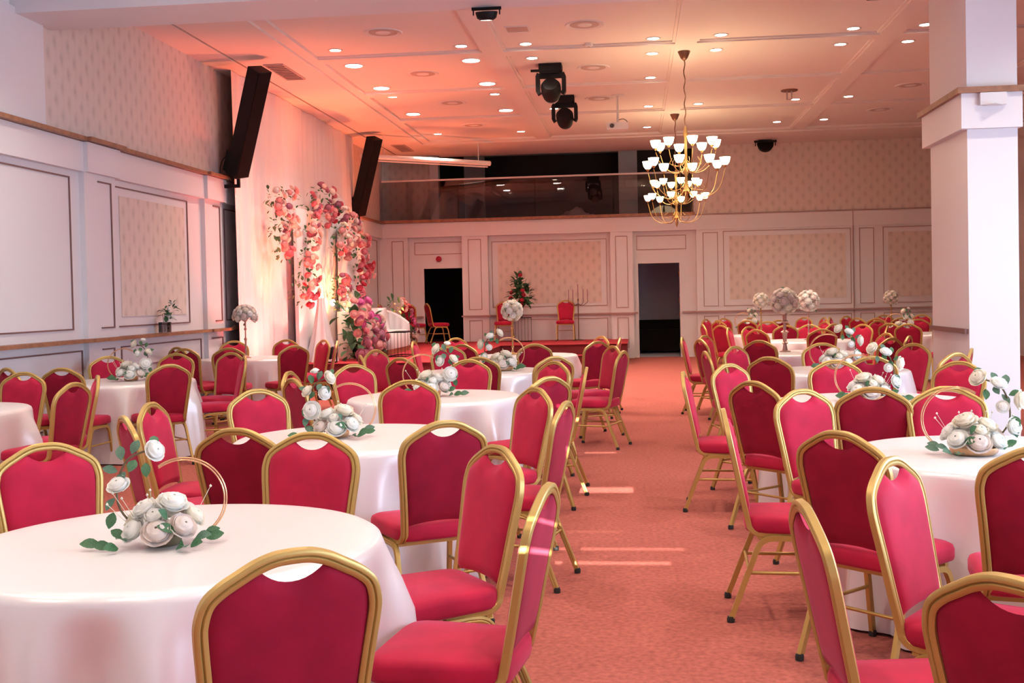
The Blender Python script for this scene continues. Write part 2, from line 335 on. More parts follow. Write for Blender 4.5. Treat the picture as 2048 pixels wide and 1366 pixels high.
for x, y, rr in ((-5.16, 16.5, 0.0), (-5.2, 25.3, 0.0)):
    t = empty('air_grille', (x, y, ZC)); tag(t, 'brown slatted air grille in the soffit '+('above the first hanging speaker' if y < 20 else 'near the balcony corner'), 'air grille', 'ceiling air grilles')
    MB().box(-0.13, 0.13, -0.55, 0.55, -0.012, 0).build('backing', M['bronze'], t)
    MB().box(-0.15, -0.13, -0.57, 0.57, -0.02, 0).box(0.13, 0.15, -0.57, 0.57, -0.02, 0).box(-0.13, 0.13, -0.57, -0.55, -0.02, 0).box(-0.13, 0.13, 0.55, 0.57, -0.02, 0).build('frame', M['vent'], t)
    sl = MB().box(-0.13, 0.13, -0.012, 0.012, -0.019, -0.012).mesh('slat', M['vent'])
    for i in range(9): place('slat', sl, t, (0, -0.48+i*0.12, 0))
# ---- pillar on the right
pl = MB().box(3.16, 3.62, 11.13, 12.46, 0, 5.2).box(3.09, 3.645, 11.06, 12.53, 3.0, 3.33)
pillar = struct(pl.build('wall_pillar', M['white']))
MB().box(3.05, 3.66, 11.02, 12.57, 3.33, 3.385).build('wood_trim', M['wood'], pillar)
MB().box(3.125, 3.16, 11.16, 12.46, 1.06, 1.105).build('chair_rail', M['line'], pillar)
el = empty('emergency_light', (3.37, 11.06, 3.27)); tag(el, 'white emergency light box under the wood trim of the pillar', 'light fixture')
MB().box(-0.12, 0.12, -0.05, 0, -0.06, 0.055).build('housing', M['ring'], el); MB().lathe([(0.10, 0), (0.10, 0.004)], (0, 0, 0), 4).build('diffuser', M['socket'], el, loc=(0, -0.03, -0.066))
# ---- walls out of view: right with its windows, rear with added sun slits
wr = MB().box(6.4, 6.6, YR, 10.67, 3.1, 5.1).box(6.4, 6.6, YR, 10.67, 0, 0.25)
for a, b in ((-3.0, -2.0), (1.4, 2.0), (5.4, 6.0), (9.7, 10.9)): wr.box(6.4, 6.6, a, b, 0.25, 3.1)
wr.box(6.4, XR+0.2, 10.67, 10.9, 0, 5.1).box(XR, XR+0.2, 10.67, 27.25, 0, 5.2)
struct(wr.build('wall_right', M['white']))
for i, (a, b) in enumerate(((-2.0, 1.4), (2.0, 5.4), (6.0, 9.7))):
    o = struct(MB().box(6.42, 6.48, a, b, 0.25, 0.33).box(6.42, 6.48, a, b, 3.02, 3.1).box(6.42, 6.48, a, a+0.07, 0.33, 3.02).box(6.42, 6.48, b-0.07, b, 0.33, 3.02).box(6.42, 6.48, (a+b)/2-0.04, (a+b)/2+0.04, 0.33, 3.02).build('window_%d' % (i+1), M['ring']))
    MB().box(6.445, 6.455, a+0.07, b-0.07, 0.33, 3.02).build('pane', M['glass'], o)
rw = MB(); SX0, SX1 = -0.9, 1.6
SL = sorted(((2.525, 2.565, -0.15, 0.22), (2.470, 2.505, -0.21, 0.40), (2.40, 2.445, -0.21, 0.56), (2.31, 2.36, -0.20, 0.46), (2.88, 2.975, -0.10, 0.32), (3.417, 3.47, -0.22, 0.22), (4.545, 4.575, 0.62, 1.30), (4.705, 4.735, 0.62, 1.32)))  # unseen slits added to the rear wall to shape the sun streaks
rw.box(-6.5, SX0, YR-0.15, YR, 0, 5.1).box(SX1, XR, YR-0.15, YR, 0, 5.1); z = 0
for z0, z1, xa, xb in SL:
    rw.box(SX0, SX1, YR-0.15, YR, z, z0).box(SX0, xa, YR-0.15, YR, z0, z1).box(xb, SX1, YR-0.15, YR, z0, z1); z = z1
rw.box(SX0, SX1, YR-0.15, YR, z, 5.1)
struct(rw.build('wall_rear', M['white']))
# ---- stage
struct(MB().box(-5.45, -4.13, YB-.034, 27.2, 0, .457).box(-3.5, -.57, YB-.034, 27.0, 0, .457).box(-6.1, -.2, YB-.034, YB, 0, .457).build('floor_bays', M['stage']))
st = MB().box(XL+.06, -2.95, 18.4, YB-.04, 0, 0.45).box(-2.95, -0.2, 24.37, YB-.04, 0, 0.45)
stage = tag(st.build('stage', M['stage_dark']), 'low stage with dark red riser and red carpet along the back wall', 'stage')
MB().box(XL+.06, -2.93, 18.37, YB-.035, 0.45, 0.458).box(-2.93, -0.18, 24.34, YB-.035, 0.45, 0.458).build('carpet_top', M['stage'], stage)
MB().box(-2.7, -0.9, 24.0, 24.36, 0, 0.225).build('step', M['stage_dark'], stage); MB().box(-2.7, -0.9, 23.98, 24.36, 0.225, 0.235).build('step_carpet', M['stage'], stage)
sk = empty('wall_socket', (-5.37, 18.36, 0.3)); tag(sk, 'white double socket box on the stage riser below the drape', 'socket')
MB().box(-0.07, 0.07, -0.02, 0.04, -0.045, 0.045).build('box', M['socket'], sk)
for x in (-0.032, 0.032): MB().lathe([(0.02, 0), (0.02, 0.006)], (0, 0, 0), 10).build('outlet', M['ring'], sk, loc=(x, -0.02, 0), rot=(R(90), 0, 0))
# ================================================================== OBJECTS
rnd = random.Random(7)
# ---- white stage drape on the left wall
def drape_fn(u, v):
    y = 16.2+u*7.4; zz = v*4.95
    f = 0.035*math.sin(y*9.0+0.6*math.sin(y*2.3))+0.022*math.sin(y*21+1.3)+0.03*math.sin(y*3.1)
    k = 0.35+0.65*(1-v)
    return (-5.905+f*k, y, zz+0.004)
tag(MB().grid(drape_fn, 260, 14).build('stage_drape', M['drape'], smooth=80), 'tall white fabric drape hung floor to ceiling behind the flower panels', 'drape')
# ---- banquet chair
def back_y(z): return -0.19-(z-0.45)*0.2
half = [(0.170, -0.188, 0.45), (0.178, None, 0.55), (0.190, None, 0.68), (0.2000, None, 0.775), (0.1995, None, 0.815), (0.187, None, 0.855), (0.158, None, 0.882), (0.120, None, 0.904), (0.082, None, 0.924), (0.045, None, 0.936), (0.015, None, 0.939)]
def chair_back_path():
    L = [(-0.172, 0.03, 0.395), (-0.172, -0.09, 0.395), (-0.172, -0.15, 0.402), (-0.171, -0.178, 0.422)]
    H = [(x, back_y(z) if y is None else y, z) for x, y, z in half]
    pts = L+[(-x, y, z) for x, y, z in H]+[(x, y, z) for x, y, z in H[::-1]]+[(-x, y, z) for x, y, z in L[::-1]]
    pts = smooth_path(pts, 4); N = []
    for p in pts:
        t = max(0, min(1, (p.z-0.40)/0.05)); N.append(Vector((0, t, 0.2*t+(1-t))).normalized())
    return pts, N
RIDGE = [(a_*1.15, b_*1.1) for a_, b_ in [(-0.0135, -0.008), (-0.0095, -0.0115), (-0.003, -0.0115), (0.0, -0.007), (0.003, -0.0115), (0.0095, -0.0115), (0.0135, -0.008), (0.0135, 0.008), (0.0095, 0.0115), (0.003, 0.0115), (0.0, 0.007), (-0.003, 0.0115), (-0.0095, 0.0115), (-0.0135, 0.008)]]
pts, N = chair_back_path()
me_bframe = MB().sweep(pts, RIDGE, N).mesh('back_frame', M['gold'], 45)
def top_z(x):                                         # upper edge of the pad at x: tucked into the frame, scooped in the middle for the hand hole
    x = abs(x); z = 0.934
    for (xa, _, za), (xb, _, zb) in zip(half[4:], half[5:]):
        if xb <= x <= xa: z = za+(zb-za)*(x-xa)/(xb-xa)
    z -= 0.006
    if x < 0.082: z = 0.880+(0.921-0.880)*(x/0.082)**2.2
    return z
def pad(front):
    def fn(u, v):
        U = u*2-1; W = 0.1885
        zt = top_z(U*W); zb = 0.475+0.016*(1-U*U)
        z = zb+(zt-zb)*v; x = U*(W if z > 0.775 else W-(0.775-z)/0.325*0.030)
        e = max(0.0, (1-abs(U)**6)*(1-abs(2*v-1)**8)); b = (0.030 if front else 0.014)*e**0.5
        y = back_y(z)+(b if front else -b)
        return (x, y, z)
    return fn
q = MB().grid(pad(True), 25, 19); 
me_bpad = q.mesh('back_cushion', M['velvet'], 60)
q = MB().grid(lambda u, v: pad(False)(1-u, v), 25, 19)
me_bback = q.mesh('back_panel', M['velvet_back'], 60)
def seat_mesh():
    q = MB(); V = []; n = 32; rings = [(0.93, 0.402), (0.985, 0.408), (1.0, 0.420), (1.0, 0.452), (0.975, 0.468), (0.90, 0.478), (0.6, 0.486), (0.25, 0.489)]
    for s, z in rings:
        for i in range(n):
            a = 2*math.pi*i/n; c, d = math.cos(a), math.sin(a)
            x = math.copysign(abs(c)**0.30, c)*s; y = math.copysign(abs(d)**0.30, d)*s
            V.append((x*(0.205+0.014*y), 0.01+y*0.212, z))
    F = [(k*n+i, k*n+(i+1) % n, (k+1)*n+(i+1) % n, (k+1)*n+i) for k in range(len(rings)-1) for i in range(n)]
    F += [tuple(range(n))[::-1], tuple(range((len(rings)-1)*n, len(rings)*n))]
    return q.add(V, F).mesh('seat', M['velvet'], 50)
me_seat = seat_mesh()
LP = [(-0.012, -0.010), (-0.004, -0.012), (0, -0.009), (0.004, -0.012), (0.012, -0.010), (0.013, 0.0), (0.012, 0.010), (-0.012, 0.010), (-0.013, 0)]
def leg_mesh(s, front):
    if front: P = [(s*0.192, 0.0, 0.383), (s*0.192, 0.09, 0.383), (s*0.192, 0.135, 0.374), (s*0.193, 0.160, 0.345), (s*0.196, 0.178, 0.28), (s*0.205, 0.222, 0.014)]
    else: P = [(s*0.192, 0.0, 0.383), (s*0.192, -0.07, 0.383), (s*0.192, -0.115, 0.374), (s*0.193, -0.145, 0.345), (s*0.197, -0.172, 0.28), (s*0.210, -0.275, 0.014)]
    return MB().sweep(smooth_path(P, 3), LP, (1, 0, 0)).mesh('leg', M['gold'], 45), P[-1]
LEGS = [leg_mesh(s, f) for s in (-1, 1) for f in (True, False)]
me_foot = MB().lathe([(0.017, -0.013), (0.018, 0.004), (0.014, 0.014)], n=8).mesh('foot_cap', M['rubber'], 40)
me_str = MB().tube([(-0.195, -0.19, 0.235), (0.195, -0.19, 0.235)], 0.008, 6).mesh('stretcher', M['gold'], 60)
me_strs = [MB().tube([(s*0.196, -0.195, 0.225), (s*0.197, 0.188, 0.225)], 0.008, 6).mesh('stretcher', M['gold'], 60) for s in (-1, 1)]
me_sfr = MB().box(-0.185, 0.185, 0.15, 0.172, 0.378, 0.402).box(-0.185, 0.185, -0.15, -0.128, 0.378, 0.402).mesh('seat_frame', M['gold'])
def make_chair(detail):
    t = empty('banquet_chair')
    place('back_frame', me_bframe, t); place('back_cushion', me_bpad, t); place('back_panel', me_bback, t); place('seat', me_seat, t)
    for me, foot in LEGS:
        l = place('leg', me, t)
        if detail: place('foot_cap', me_foot, l, foot)
    if detail:
        place('seat_frame', me_sfr, t); place('stretcher', me_str, t)
        for m_ in me_strs: place('stretcher', m_, t)
    return t
CHAIRS = [
('c1','T8',-5.21,8.79,-182.5),('c2','T6',-5.60,10.00,-32.5),('c3','T6',-5.14,9.91,-2.8),('c4','T8',-4.33,7.78,81.0),('c4b','T8',-4.50,8.36,-239.6),
('c5','T6',-5.59,11.52,-145.6),('c6','T6',-4.48,10.16,44.0),('c7','T6',-5.14,11.89,-177.8),('c8a','T7',-5.55,13.79,-12.2),('c8b','T7',-5.75,14.21,-31.5),
('c9','T7',-5.73,15.71,-150.3),('c10','T7',-5.08,13.76,10.5),('c11','T6',-4.30,11.17,-244.1),('c11b','T6',-4.62,11.91,-203.0),('c12','T7',-5.16,15.81,-189.2),
('c13','T7',-4.49,14.05,41.7),('c14','T3',-2.45,8.64,-92.3),('c15','T3',-2.24,8.04,-50.1),('c16','T2',-2.19,6.70,-133.7),('c17','T2',-1.71,5.04,-8.7),
('c18','T1',-1.39,4.30,-186.6),('c19','T1',-2.17,4.09,-134.2),('c20','T2',-2.44,6.07,-88.6),('c21','T2',-2.31,5.51,-52.8),('c22','T3',-2.24,9.30,-136.1),
('c23','T4',-2.63,12.10,-118.0),('c24','T4',-2.49,11.17,-68.6),('c25','T4',-2.07,10.71,-31.9),('c26','T5',-2.63,14.59,-90.2),('c28a','T7',-4.66,15.55,-227.0),
('c28b','T7',-4.40,15.17,-256.6),('c29','T2',-1.54,7.24,-180.6),('c30','T3',-1.51,9.68,-182.7),('c31','T4',-2.06,12.64,-155.9),('c32','T5',-1.94,13.57,-26.9),
('c33','T5',-2.30,15.36,-132.0),('c34','T5',-1.23,13.39,9.7),('c35','T3',-0.89,9.29,-224.6),('c36','T4',-0.90,10.51,33.0),('c37','T3',-0.67,8.63,-268.3),
('c38','T3',-0.80,7.88,46.4),('c39','T2',-0.84,6.61,-233.5),('c40','T2',-0.65,5.91,78.7),('c41','T5',-0.70,15.07,-235.8),('c42','T5',-0.65,13.73,42.4),
('c43','T4',-0.50,12.11,-241.6),('c44','T4',-0.40,11.19,73.7),('c45','T5',-0.49,14.52,86.2),('c46','T2',-1.01,5.22,31.8),('c47','T1',-0.75,3.96,-234.3),
('c48','T1',-0.55,3.30,82.4),('c49','T1',-0.93,2.64,35.5),('r1','R4',0.86,14.30,-98.0),('r2','R2',0.61,7.96,-95.9),('r3','R3',0.93,10.81,-81.6),
('r4','R4',1.03,13.75,-69.7),('r5','R4',1.13,14.71,-121.8),('r6','R7',1.72,24.05,-122.1),('r7','R7',2.05,24.42,-145.4),('r8','R6',1.45,20.09,-80.3),
('r9','R7',1.83,22.61,-49.4),('r10','R7',1.91,23.16,-74.4),('r11','R6',1.65,19.66,-49.3),('r12','R5',1.73,17.95,-105.8),('r13','R5',2.02,18.32,-135.4),
('r14','R5',1.95,16.96,-43.1),('r15','R4',1.54,13.27,-31.3),('r16','R3',1.22,11.52,-130.5),('r17','R2',0.90,8.60,-137.3),('r18','R3',1.26,9.91,-31.2),
('r19','R2',0.92,7.24,-47.7),('r20','R1',1.07,6.17,-146.5),('r21','R1',0.69,5.36,-92.8),('r22','R1',0.98,4.68,-45.6),('r23','R0',1.05,3.60,-124.4),
('r24','R0',0.92,2.38,-51.3),('r25','R1',1.43,4.28,-11.4),('r26','R0',0.71,3.00,-85.9),('r27','R2',1.37,6.76,-11.2),('r28','R1',1.69,6.19,-183.8),
('r29','R3',2.56,11.50,-230.6),('r30','R4',2.69,13.30,37.2),('r31','R4',2.87,14.46,-247.6),('r32','R2',1.56,8.77,-178.0),('r33','R3',1.92,9.81,1.8),
('r34','R3',1.93,11.82,-182.5),('r35','R5',2.65,16.82,1.2),('r36','R6',3.08,19.30,39.2),('r37','R5',2.78,18.55,-189.3),('r38','R6',2.41,19.02,4.4),
('r39','R6',2.42,21.10,-186.8),('r40','R7',2.76,22.53,0.7),('r41','R7',2.30,22.60,-29.3),('r42','R7',2.52,24.41,-166.9),('r43','R7',3.34,24.02,-223.5),
('r44','R7',3.58,23.63,-254.8),('r45','R6',3.12,20.58,-246.7),('r46','R9',4.30,23.97,-109.5),('r47','R9',4.65,24.47,-141.2),('r48','R9',4.55,22.94,-50.2),
('r49','R9',4.74,22.50,-29.0),('r50','R5',3.40,18.34,-229.7),('r51','R5',3.47,17.43,73.0),('r52','R8',4.43,20.43,-150.2),('r53','R9',5.32,24.67,-178.6),
('r54','R9',5.18,22.74,-11.1),('r55','R8',4.28,19.02,-41.3),('r56','R8',5.06,20.86,-189.4),('r57','R9',5.90,24.49,-211.8),('r58','R9',6.04,23.09,53.6),
('r59','R8',5.34,20.49,-210.7),('r60','R8',4.83,18.45,-1.7),('r61','R8',4.37,18.54,-23.3),('r62','R4',2.92,13.71,64.1),('r63','R2',2.20,8.49,-223.9),
('r64','R3',2.52,10.08,36.3),('r65','R3',2.74,10.64,70.2),('c30b','T4',-1.49,10.65,4.4),
]
TABLES = {
'T1': (-1.489, 3.43), 'T2': (-1.551, 6.09), 'T3': (-1.565, 8.606), 'T4': (-1.561, 11.531), 'T5': (-1.43, 14.583), 'T6': (-5.094, 10.79), 'T7': (-5.297, 14.952), 'T8': (-5.251, 7.92), 'R1': (1.637, 5.315), 'R2': (1.59, 7.857), 'R3': (1.887, 10.947), 'R4': (2.061, 14.128), 'R5': (2.636, 17.691), 'R6': (2.318, 20.234), 'R8': (4.861, 19.676), 'R0': (1.8, 3.08), 'R7': (2.75, 23.4), 'R9': (5.35, 23.6)
}
TNAME = dict(T1='the front table left of the aisle', T2='the second table left of the aisle', T3='the third table left of the aisle', T4='the fourth table left of the aisle', T5='the fifth table left of the aisle',
    T6='the table beside the wallpapered wall panel', T7='the table beside the white drape', T8='the table cut off at the left edge', R0='the table cut off at bottom right', R1='the second table right of the aisle', R2='the third table right of the aisle',
    R3='the fourth table right of the aisle', R4='the fifth table right of the aisle', R5='the sixth table right of the aisle', R6='the seventh table right of the aisle', R7='the farthest table right of the doorway', R8='the far table beside the pillar', R9='the farthest table behind the pillar')
OCT = ['at the far side of', 'far left of', 'at left of', 'near left of', 'at the near side of', 'near right of', 'at right of', 'far right of']
protos = {}
pos = {}
for n_, tb, x, y, a in CHAIRS:
    tx, ty = TABLES[tb]; v = Vector((tx, ty)).normalized(); dx, dy = x-tx, y-ty
    ang = math.degrees(math.atan2(-(dx*v.y-dy*v.x), dx*v.x+dy*v.y)) % 360
    pos.setdefault((tb, int(((ang+22.5) % 360)//45)), []).append((x/y, n_))
lab = {}
for (tb, o8), L in pos.items():
    L.sort()
    suf = [''] if len(L) == 1 else ([', left one', ', right one'] if len(L) == 2 else [', left one', ', middle one', ', right one', ', rightmost one'])
    for (k, n_), s_ in zip(L, suf): lab[n_] = 'red gold-framed chair '+OCT[o8]+' '+TNAME[tb]+s_.replace(' one', '') if len((OCT[o8]+TNAME[tb]).split()) > 10 else 'red gold-framed chair '+OCT[o8]+' '+TNAME[tb]+s_
for n_, tb, x, y, a in CHAIRS:
    d = y < 15.2
    if d not in protos: c = protos[d] = make_chair(d)
    else: c = copy_tree(protos[d])
    c.location = (x, y, 0); c.rotation_euler = (0, 0, R(a))
    tag(c, lab[n_], 'chair', 'red banquet chairs around the round tables')
for x, y, a, l in ((-4.62, 26.15, -62, 'red gold-framed chair on the stage in front of the dark doorway'), (-3.1, 26.45, 180, 'red gold-framed chair on stage left of the red flower stand'), (-1.64, 26.4, 180, 'red gold-framed chair on stage beside the candelabra'),
        (-5.62, 25.6, -95, 'red gold-framed chair half hidden behind the white sofa'), (-5.12, 25.75, -20, 'red gold-framed chair between the sofa and the dark doorway')):
    c = copy_tree(protos[True]); c.location = (x, y, 0.458); c.rotation_euler = (0, 0, R(a)); tag(c, l, 'chair', 'red banquet chairs on the stage')
# ---- tables and tablecloths
def cloth_mesh(seed):
    r_ = random.Random(seed); ph = [r_.uniform(0, 6.28) for _ in range(4)]; n1 = r_.choice((9, 10)); n2 = n1*2-3
    prof = [(0.0, 0.747), (0.25, 0.747), (0.5, 0.747), (0.62, 0.747), (0.652, 0.745), (0.668, 0.735), (0.676, 0.715)]+[(None, z) for z in (0.67, 0.60, 0.50, 0.40, 0.30, 0.20, 0.10, 0.05, 0.012)]
    n = 132; V = []
    for r, z in prof:
        for i in range(n):
            a = 2*math.pi*i/n
            if r is None:
                k = (0.715-z)/0.70; s = math.cos(n1*a+ph[0]+0.5*math.sin(3*a+ph[1])); s = s*0.7+0.3*math.cos(n2*a+ph[2])
                s = s+0.25*math.sin(2*a+ph[3])
                rr = 0.676+0.07*k**0.8+0.062*s*min(1, k*3.6)**1.0
            else: rr = r
            V.append((rr*math.cos(a), rr*math.sin(a), z))
    F = [(k*n+i, k*n+(i+1) % n, (k+1)*n+(i+1) % n, (k+1)*n+i) for k in range(len(prof)-1) for i in range(n)]
    F = [f[::-1] for f in F]
    return MB().add(V, F).mesh('tablecloth', M['cloth'], 70)
CL = [cloth_mesh(i) for i in range(4)]
me_top = MB().lathe([(0.655, 0.705), (0.66, 0.71), (0.66, 0.738), (0.655, 0.742)], n=40).mesh('tabletop', M['tablewood'], 40)
me_ped = MB().lathe([(0.045, 0.03), (0.045, 0.705)], n=12).mesh('pedestal', M['black'], 40)
me_tft = MB().box(-0.40, 0.40, -0.025, 0.025, 0.0, 0.035).mesh('foot', M['black'])
for i, (k, (x, y)) in enumerate(TABLES.items()):
    t = empty('round_table', (x, y, 0)); place('tabletop', me_top, t); place('pedestal', me_ped, t)
    place('foot', me_tft, t); place('foot', me_tft, t, rot=(0, 0, R(90)))
    nm = TNAME[k][4:]
    tag(t, 'round banquet table under a white cloth, '+nm, 'table', 'round banquet tables')
    o = place('tablecloth', CL[i % 4], None, (x, y, 0), (0, 0, R(37*i)))
    tag(o, 'floor-length white satin cloth on '+TNAME[k], 'tablecloth', 'white round tablecloths')
# ---- flowers
def rose_mesh(m_, seed):                              # tight spiral heart inside two rings of open petals
    r_ = random.Random(seed); q = MB()
    def heart(u, v):
        th = u*2*math.pi; ph = 0.12+v*(math.pi*.80); f = (u+v*3.4) % 1.0
        rr = .64+.13*(1-f)**1.3*min(1, v*5); zz = .52+rr*.74*math.cos(ph)
        return (rr*math.sin(ph)*math.cos(th), rr*math.sin(ph)*math.sin(th), zz)
    q.grid(heart, 22, 16, True)
    for n, r0, h, op, wd in ((5, 0.66, 0.80, 0.16, 0.86), (6, 0.74, 0.56, 0.30, 0.74)):
        o = r_.uniform(0, 6)
        for k in range(n):
            a0 = o+2*math.pi*k/n+r_.uniform(-.15, .15); hh = h*r_.uniform(.9, 1.08)
            def fn(u, v, a0=a0, hh=hh):
                U = u*2-1; a = a0+U*wd*(0.65+0.35*math.sin(min(1, v*1.1)*math.pi*0.6))
                rr = r0*(0.45+0.55*math.sin(v*math.pi*.5)**.7)+op*max(0, v-.35)**2*1.9+0.03*(1-U*U)*v
                return (rr*math.cos(a), rr*math.sin(a), hh*(v-0.14*U*U*v)-1.2*op*max(0, v-.65)**2+.025*math.sin(U*6+a0)*v)
            q.grid(fn, 6, 5)
    return q.mesh('rose', m_, 50)
ROSE = {k: rose_mesh(M[k], i) for i, k in enumerate(('cream', 'ivory', 'blush', 'pink', 'rose', 'red', 'mauve', 'magenta'))}
def leaf_fn(u, v):
    U = u*2-1; wdt = 0.30*math.sin(math.pi*min(1, v*0.96+0.02))**0.8
    return (v, U*wdt, 0.07*abs(U)*math.sin(math.pi*v)+0.10*math.sin(v*2.6))
me_leaf = {k: MB().grid(leaf_fn, 3, 6).mesh('leaf', M[k], 60) for k in ('leaf', 'leafp')}
def foliage(blobs, per, size, name, parent, m_='leaf', seed=1):
    r_ = random.Random(seed); q = MB()
    for (x, y, z, rad) in blobs:
        for k in range(per):
            d = Vector((r_.gauss(0, 1), r_.gauss(0, 1), r_.gauss(0, 1))).normalized(); p = Vector((x, y, z))+d*rad*r_.uniform(.5, 1.1)
            rot = (d+Vector((r_.uniform(-.5, .5), r_.uniform(-.5, .5), r_.uniform(-.6, .3)))).normalized().to_track_quat('X', 'Z').to_matrix(); s = size*r_.uniform(.6, 1.2)
            V = [p+rot @ Vector(leaf_fn(i/2, j/4))*s for j in range(5) for i in range(3)]
            q.add(V, [(j*3+i, j*3+i+1, (j+1)*3+i+1, (j+1)*3+i) for j in range(4) for i in range(2)])
    o = q.build(name, M[m_], parent, smooth=60); o['kind'] = 'stuff'; return o
def put_rose(kind, p, r, d, parent):
    q_ = Vector(d).to_track_quat('Z', 'Y'); e = (q_ @ Euler((0, 0, rnd.uniform(0, 6))).to_quaternion()).to_euler()
    return place('rose', ROSE[kind], parent, p, e, r)
def low_piece(x, y, rz, flip, k, s, variant, label):
    t = empty('flower_centerpiece', (x, y, 0.7475), rz); t.scale = (s, s, s)
    f = flip
    bs = 1.0 if variant == 2 else .62
    MB().lathe([(0.085*bs, 0.0), (0.10*bs, 0.012), (0.105*bs, 0.035), (0.09*bs, 0.04)], n=20).build('basket', M['ringgold' if variant else 'stem'], t, smooth=50)
    mound = [(0, -.078, .045, .058), (-.085, -.05, .05, .050), (.078, -.058, .060, .050), (-.05, -.015, .110, .052), (.035, -.01, .125, .058), (.10, .01, .080, .048), (-.10, .03, .070, .048), (0, .075, .085, .055), (.07, .065, .09, .048), (-.015, -.055, .098, .040)]
    pal = ('cream', 'ivory', 'blush', 'ivory', 'ivory', 'cream')
    mound = [(a*.88, b*.9, c, r) for a, b, c, r in mound]
    for i, (a, b, c, r) in enumerate(mound): put_rose('blush' if (i == 0 and not variant) else pal[(i+variant) % 6], (a*f, b, c), r, (a*f*9, b*9-.2, 0.6+c*2), t)
    for off in (0, 0.012):
        MB().tube(arc((0.065*f, 0.03+off, 0.15), 0.14+off*0.5, -55, 125 if f > 0 else 235, 28, (f, 0.12, 0) if f > 0 else (-1, 0.12, 0), (0, 0, 1)) if f > 0 else arc((-0.065, 0.03+off, 0.15), 0.14+off*0.5, -55, 125, 28, (-1, 0.12, 0), (0, 0, 1)), 0.0028, 6).build('gold_ring', M['ringgold'], t, smooth=60)
    br = smooth_path([(-.07*f, .01, .03), (-.145*f, .0, .13), (-.15*f, .0, .22), (-.115*f, .0, .30), (-.04*f, -.005, .335)], 5)
    MB().tube(br, 0.004, 6).build('branch', M['stem'], t, smooth=60)
    if variant == 0: R2 = [(-.14, -.01, .20, .042, (-.2, -.6, .9)), (-.03, -.01, .325, .040, (.6, -.5, .3))]
    elif variant == 1: R2 = [(-.13, -.015, .15, .055, (-.3, -1, .3)), (-.15, -.01, .25, .038, (-.6, -.5, .6)), (-.075, -.015, .245, .040, (.5, -.8, .2)), (-.05, -.01, .325, .042, (.7, -.5, .4)), (-.115, 0, .36, .026, (-.2, -.3, 1))]
    else: R2 = [(-.15, -.01, .12, .045, (-.6, -.8, .2)), (-.17, -.01, .24, .048, (-1, -.5, .0)), (-.10, -.01, .30, .040, (-.2, -.6, .9)), (-.03, -.01, .33, .043, (.6, -.5, .5)), (-.115, -.02, .21, .03, (0, -1, .2))]
    for i, (a, b, c, r, d) in enumerate(R2): put_rose(('ivory', 'cream')[i % 2] if variant else 'ivory', (a*f, b, c), r, (d[0]*f, d[1], d[2]), t)
    lv = [(-.16, -.07, .012, 200, 0), (-.13, -.10, .010, 235, 0), (-.20, -.05, .012, 185, 0), (-.11, -.075, .03, 250, 10), (-.12, -.05, .035, 160, 20), (.07, -.10, .012, 300, 0), (.11, -.09, .012, 320, 5), (.12, -.06, .03, 345, 5), (.10, -.12, .010, 280, 0), (.06, -.09, .06, 200, 15), (.15, -.02, .02, 10, 5), (.14, .0, .03, 20, 8), (.03, -.07, .10, 240, 40),
          (-.135, 0, .30, 110, 50), (-.10, 0, .32, 60, 50), (-.085, -.01, .30, 250, -40), (-.05, -.015, .29, 285, -60), (-.15, 0, .26, 180, 15), (-.16, -.01, .17, 230, -50), (-.145, -.02, .22, 60, 45), (-.165, -.01, .12, 250, -60), (-.02, -.02, .345, 100, 35)]
    for a, b, c, az, elv in lv:
        aa = az if f > 0 else 180-az; low = c < .07; sz = rnd.uniform(.056, .070) if low else rnd.uniform(.050, .062)
        X = Vector((math.cos(R(aa))*math.cos(R(elv)), math.sin(R(aa))*math.cos(R(elv)), math.sin(R(elv))+(.12 if low else 0))).normalized(); Z = Vector((rnd.uniform(-.35, .35), -.75, .65+rnd.uniform(-.2, .2))); Z = (Z-X*Z.dot(X)).normalized(); Y = Z.cross(X)
        place('leaf', me_leaf['leaf' if rnd.random() < .65 else 'leafp'], t, (a*f, b, max(c, .014)), Matrix((X, Y, Z)).transposed().to_euler(), sz)
    q = MB()
    for i in range(9):
        a = rnd.uniform(-.13, .13); p0 = Vector((a, rnd.uniform(-.05, .05), .09)); p1 = p0+Vector((a*.5, rnd.uniform(-.04, .04), rnd.uniform(.06, .11)))
        q.tube([p0, p1], 0.0012, 4); q.lathe([(0.001, -.005), (.005, 0), (.001, .006)], p1, 6)
    q.build('bud_sprigs', M['cream'], t)
    tag(t, label, 'centerpiece', 'low white rose centerpieces'); return t
LOW = [('T1', .0, -.05, 0.10, 1, 0, .90, 'white rose centerpiece with thin double gold ring on the front left table'), ('T2', -.10, -.02, .1, 1, 1, 1.0, 'white rose centerpiece climbing to the left, second table left of the aisle'), ('T3', -.02, .0, .0, -1, 1, 1.1, 'white rose centerpiece with upright branch on the third table left of the aisle'),
       ('T4', .18, .0, .1, 1, 2, 1.15, 'white rose centerpiece with gold ring on the fourth table left of the aisle'), ('T6', .05, .0, .2, -1, 1, 1.1, 'white and green flower centerpiece on the table beside the wall panel'), ('R1', -.13, -.05, -.15, -1, 2, 1.02, 'large white rose centerpiece rising to the right, beside the bright pillar'),
       ('R2', -.02, .0, -.15, -1, 2, 1.05, 'white rose centerpiece in a gold basket on the third table right of the aisle'), ('R3', .0, .0, -.15, -1, 2, 1.15, 'white rose centerpiece with green leaf on the fourth table right of the aisle'), ('R7', -.5, -.1, -.2, -1, 1, 1.15, 'pale flower centerpiece on the farthest table near the back wall'), ('R8', -.4, .0, -.1, -1, 1, 1.15, 'pale flower centerpiece on the far table beside the pillar')]
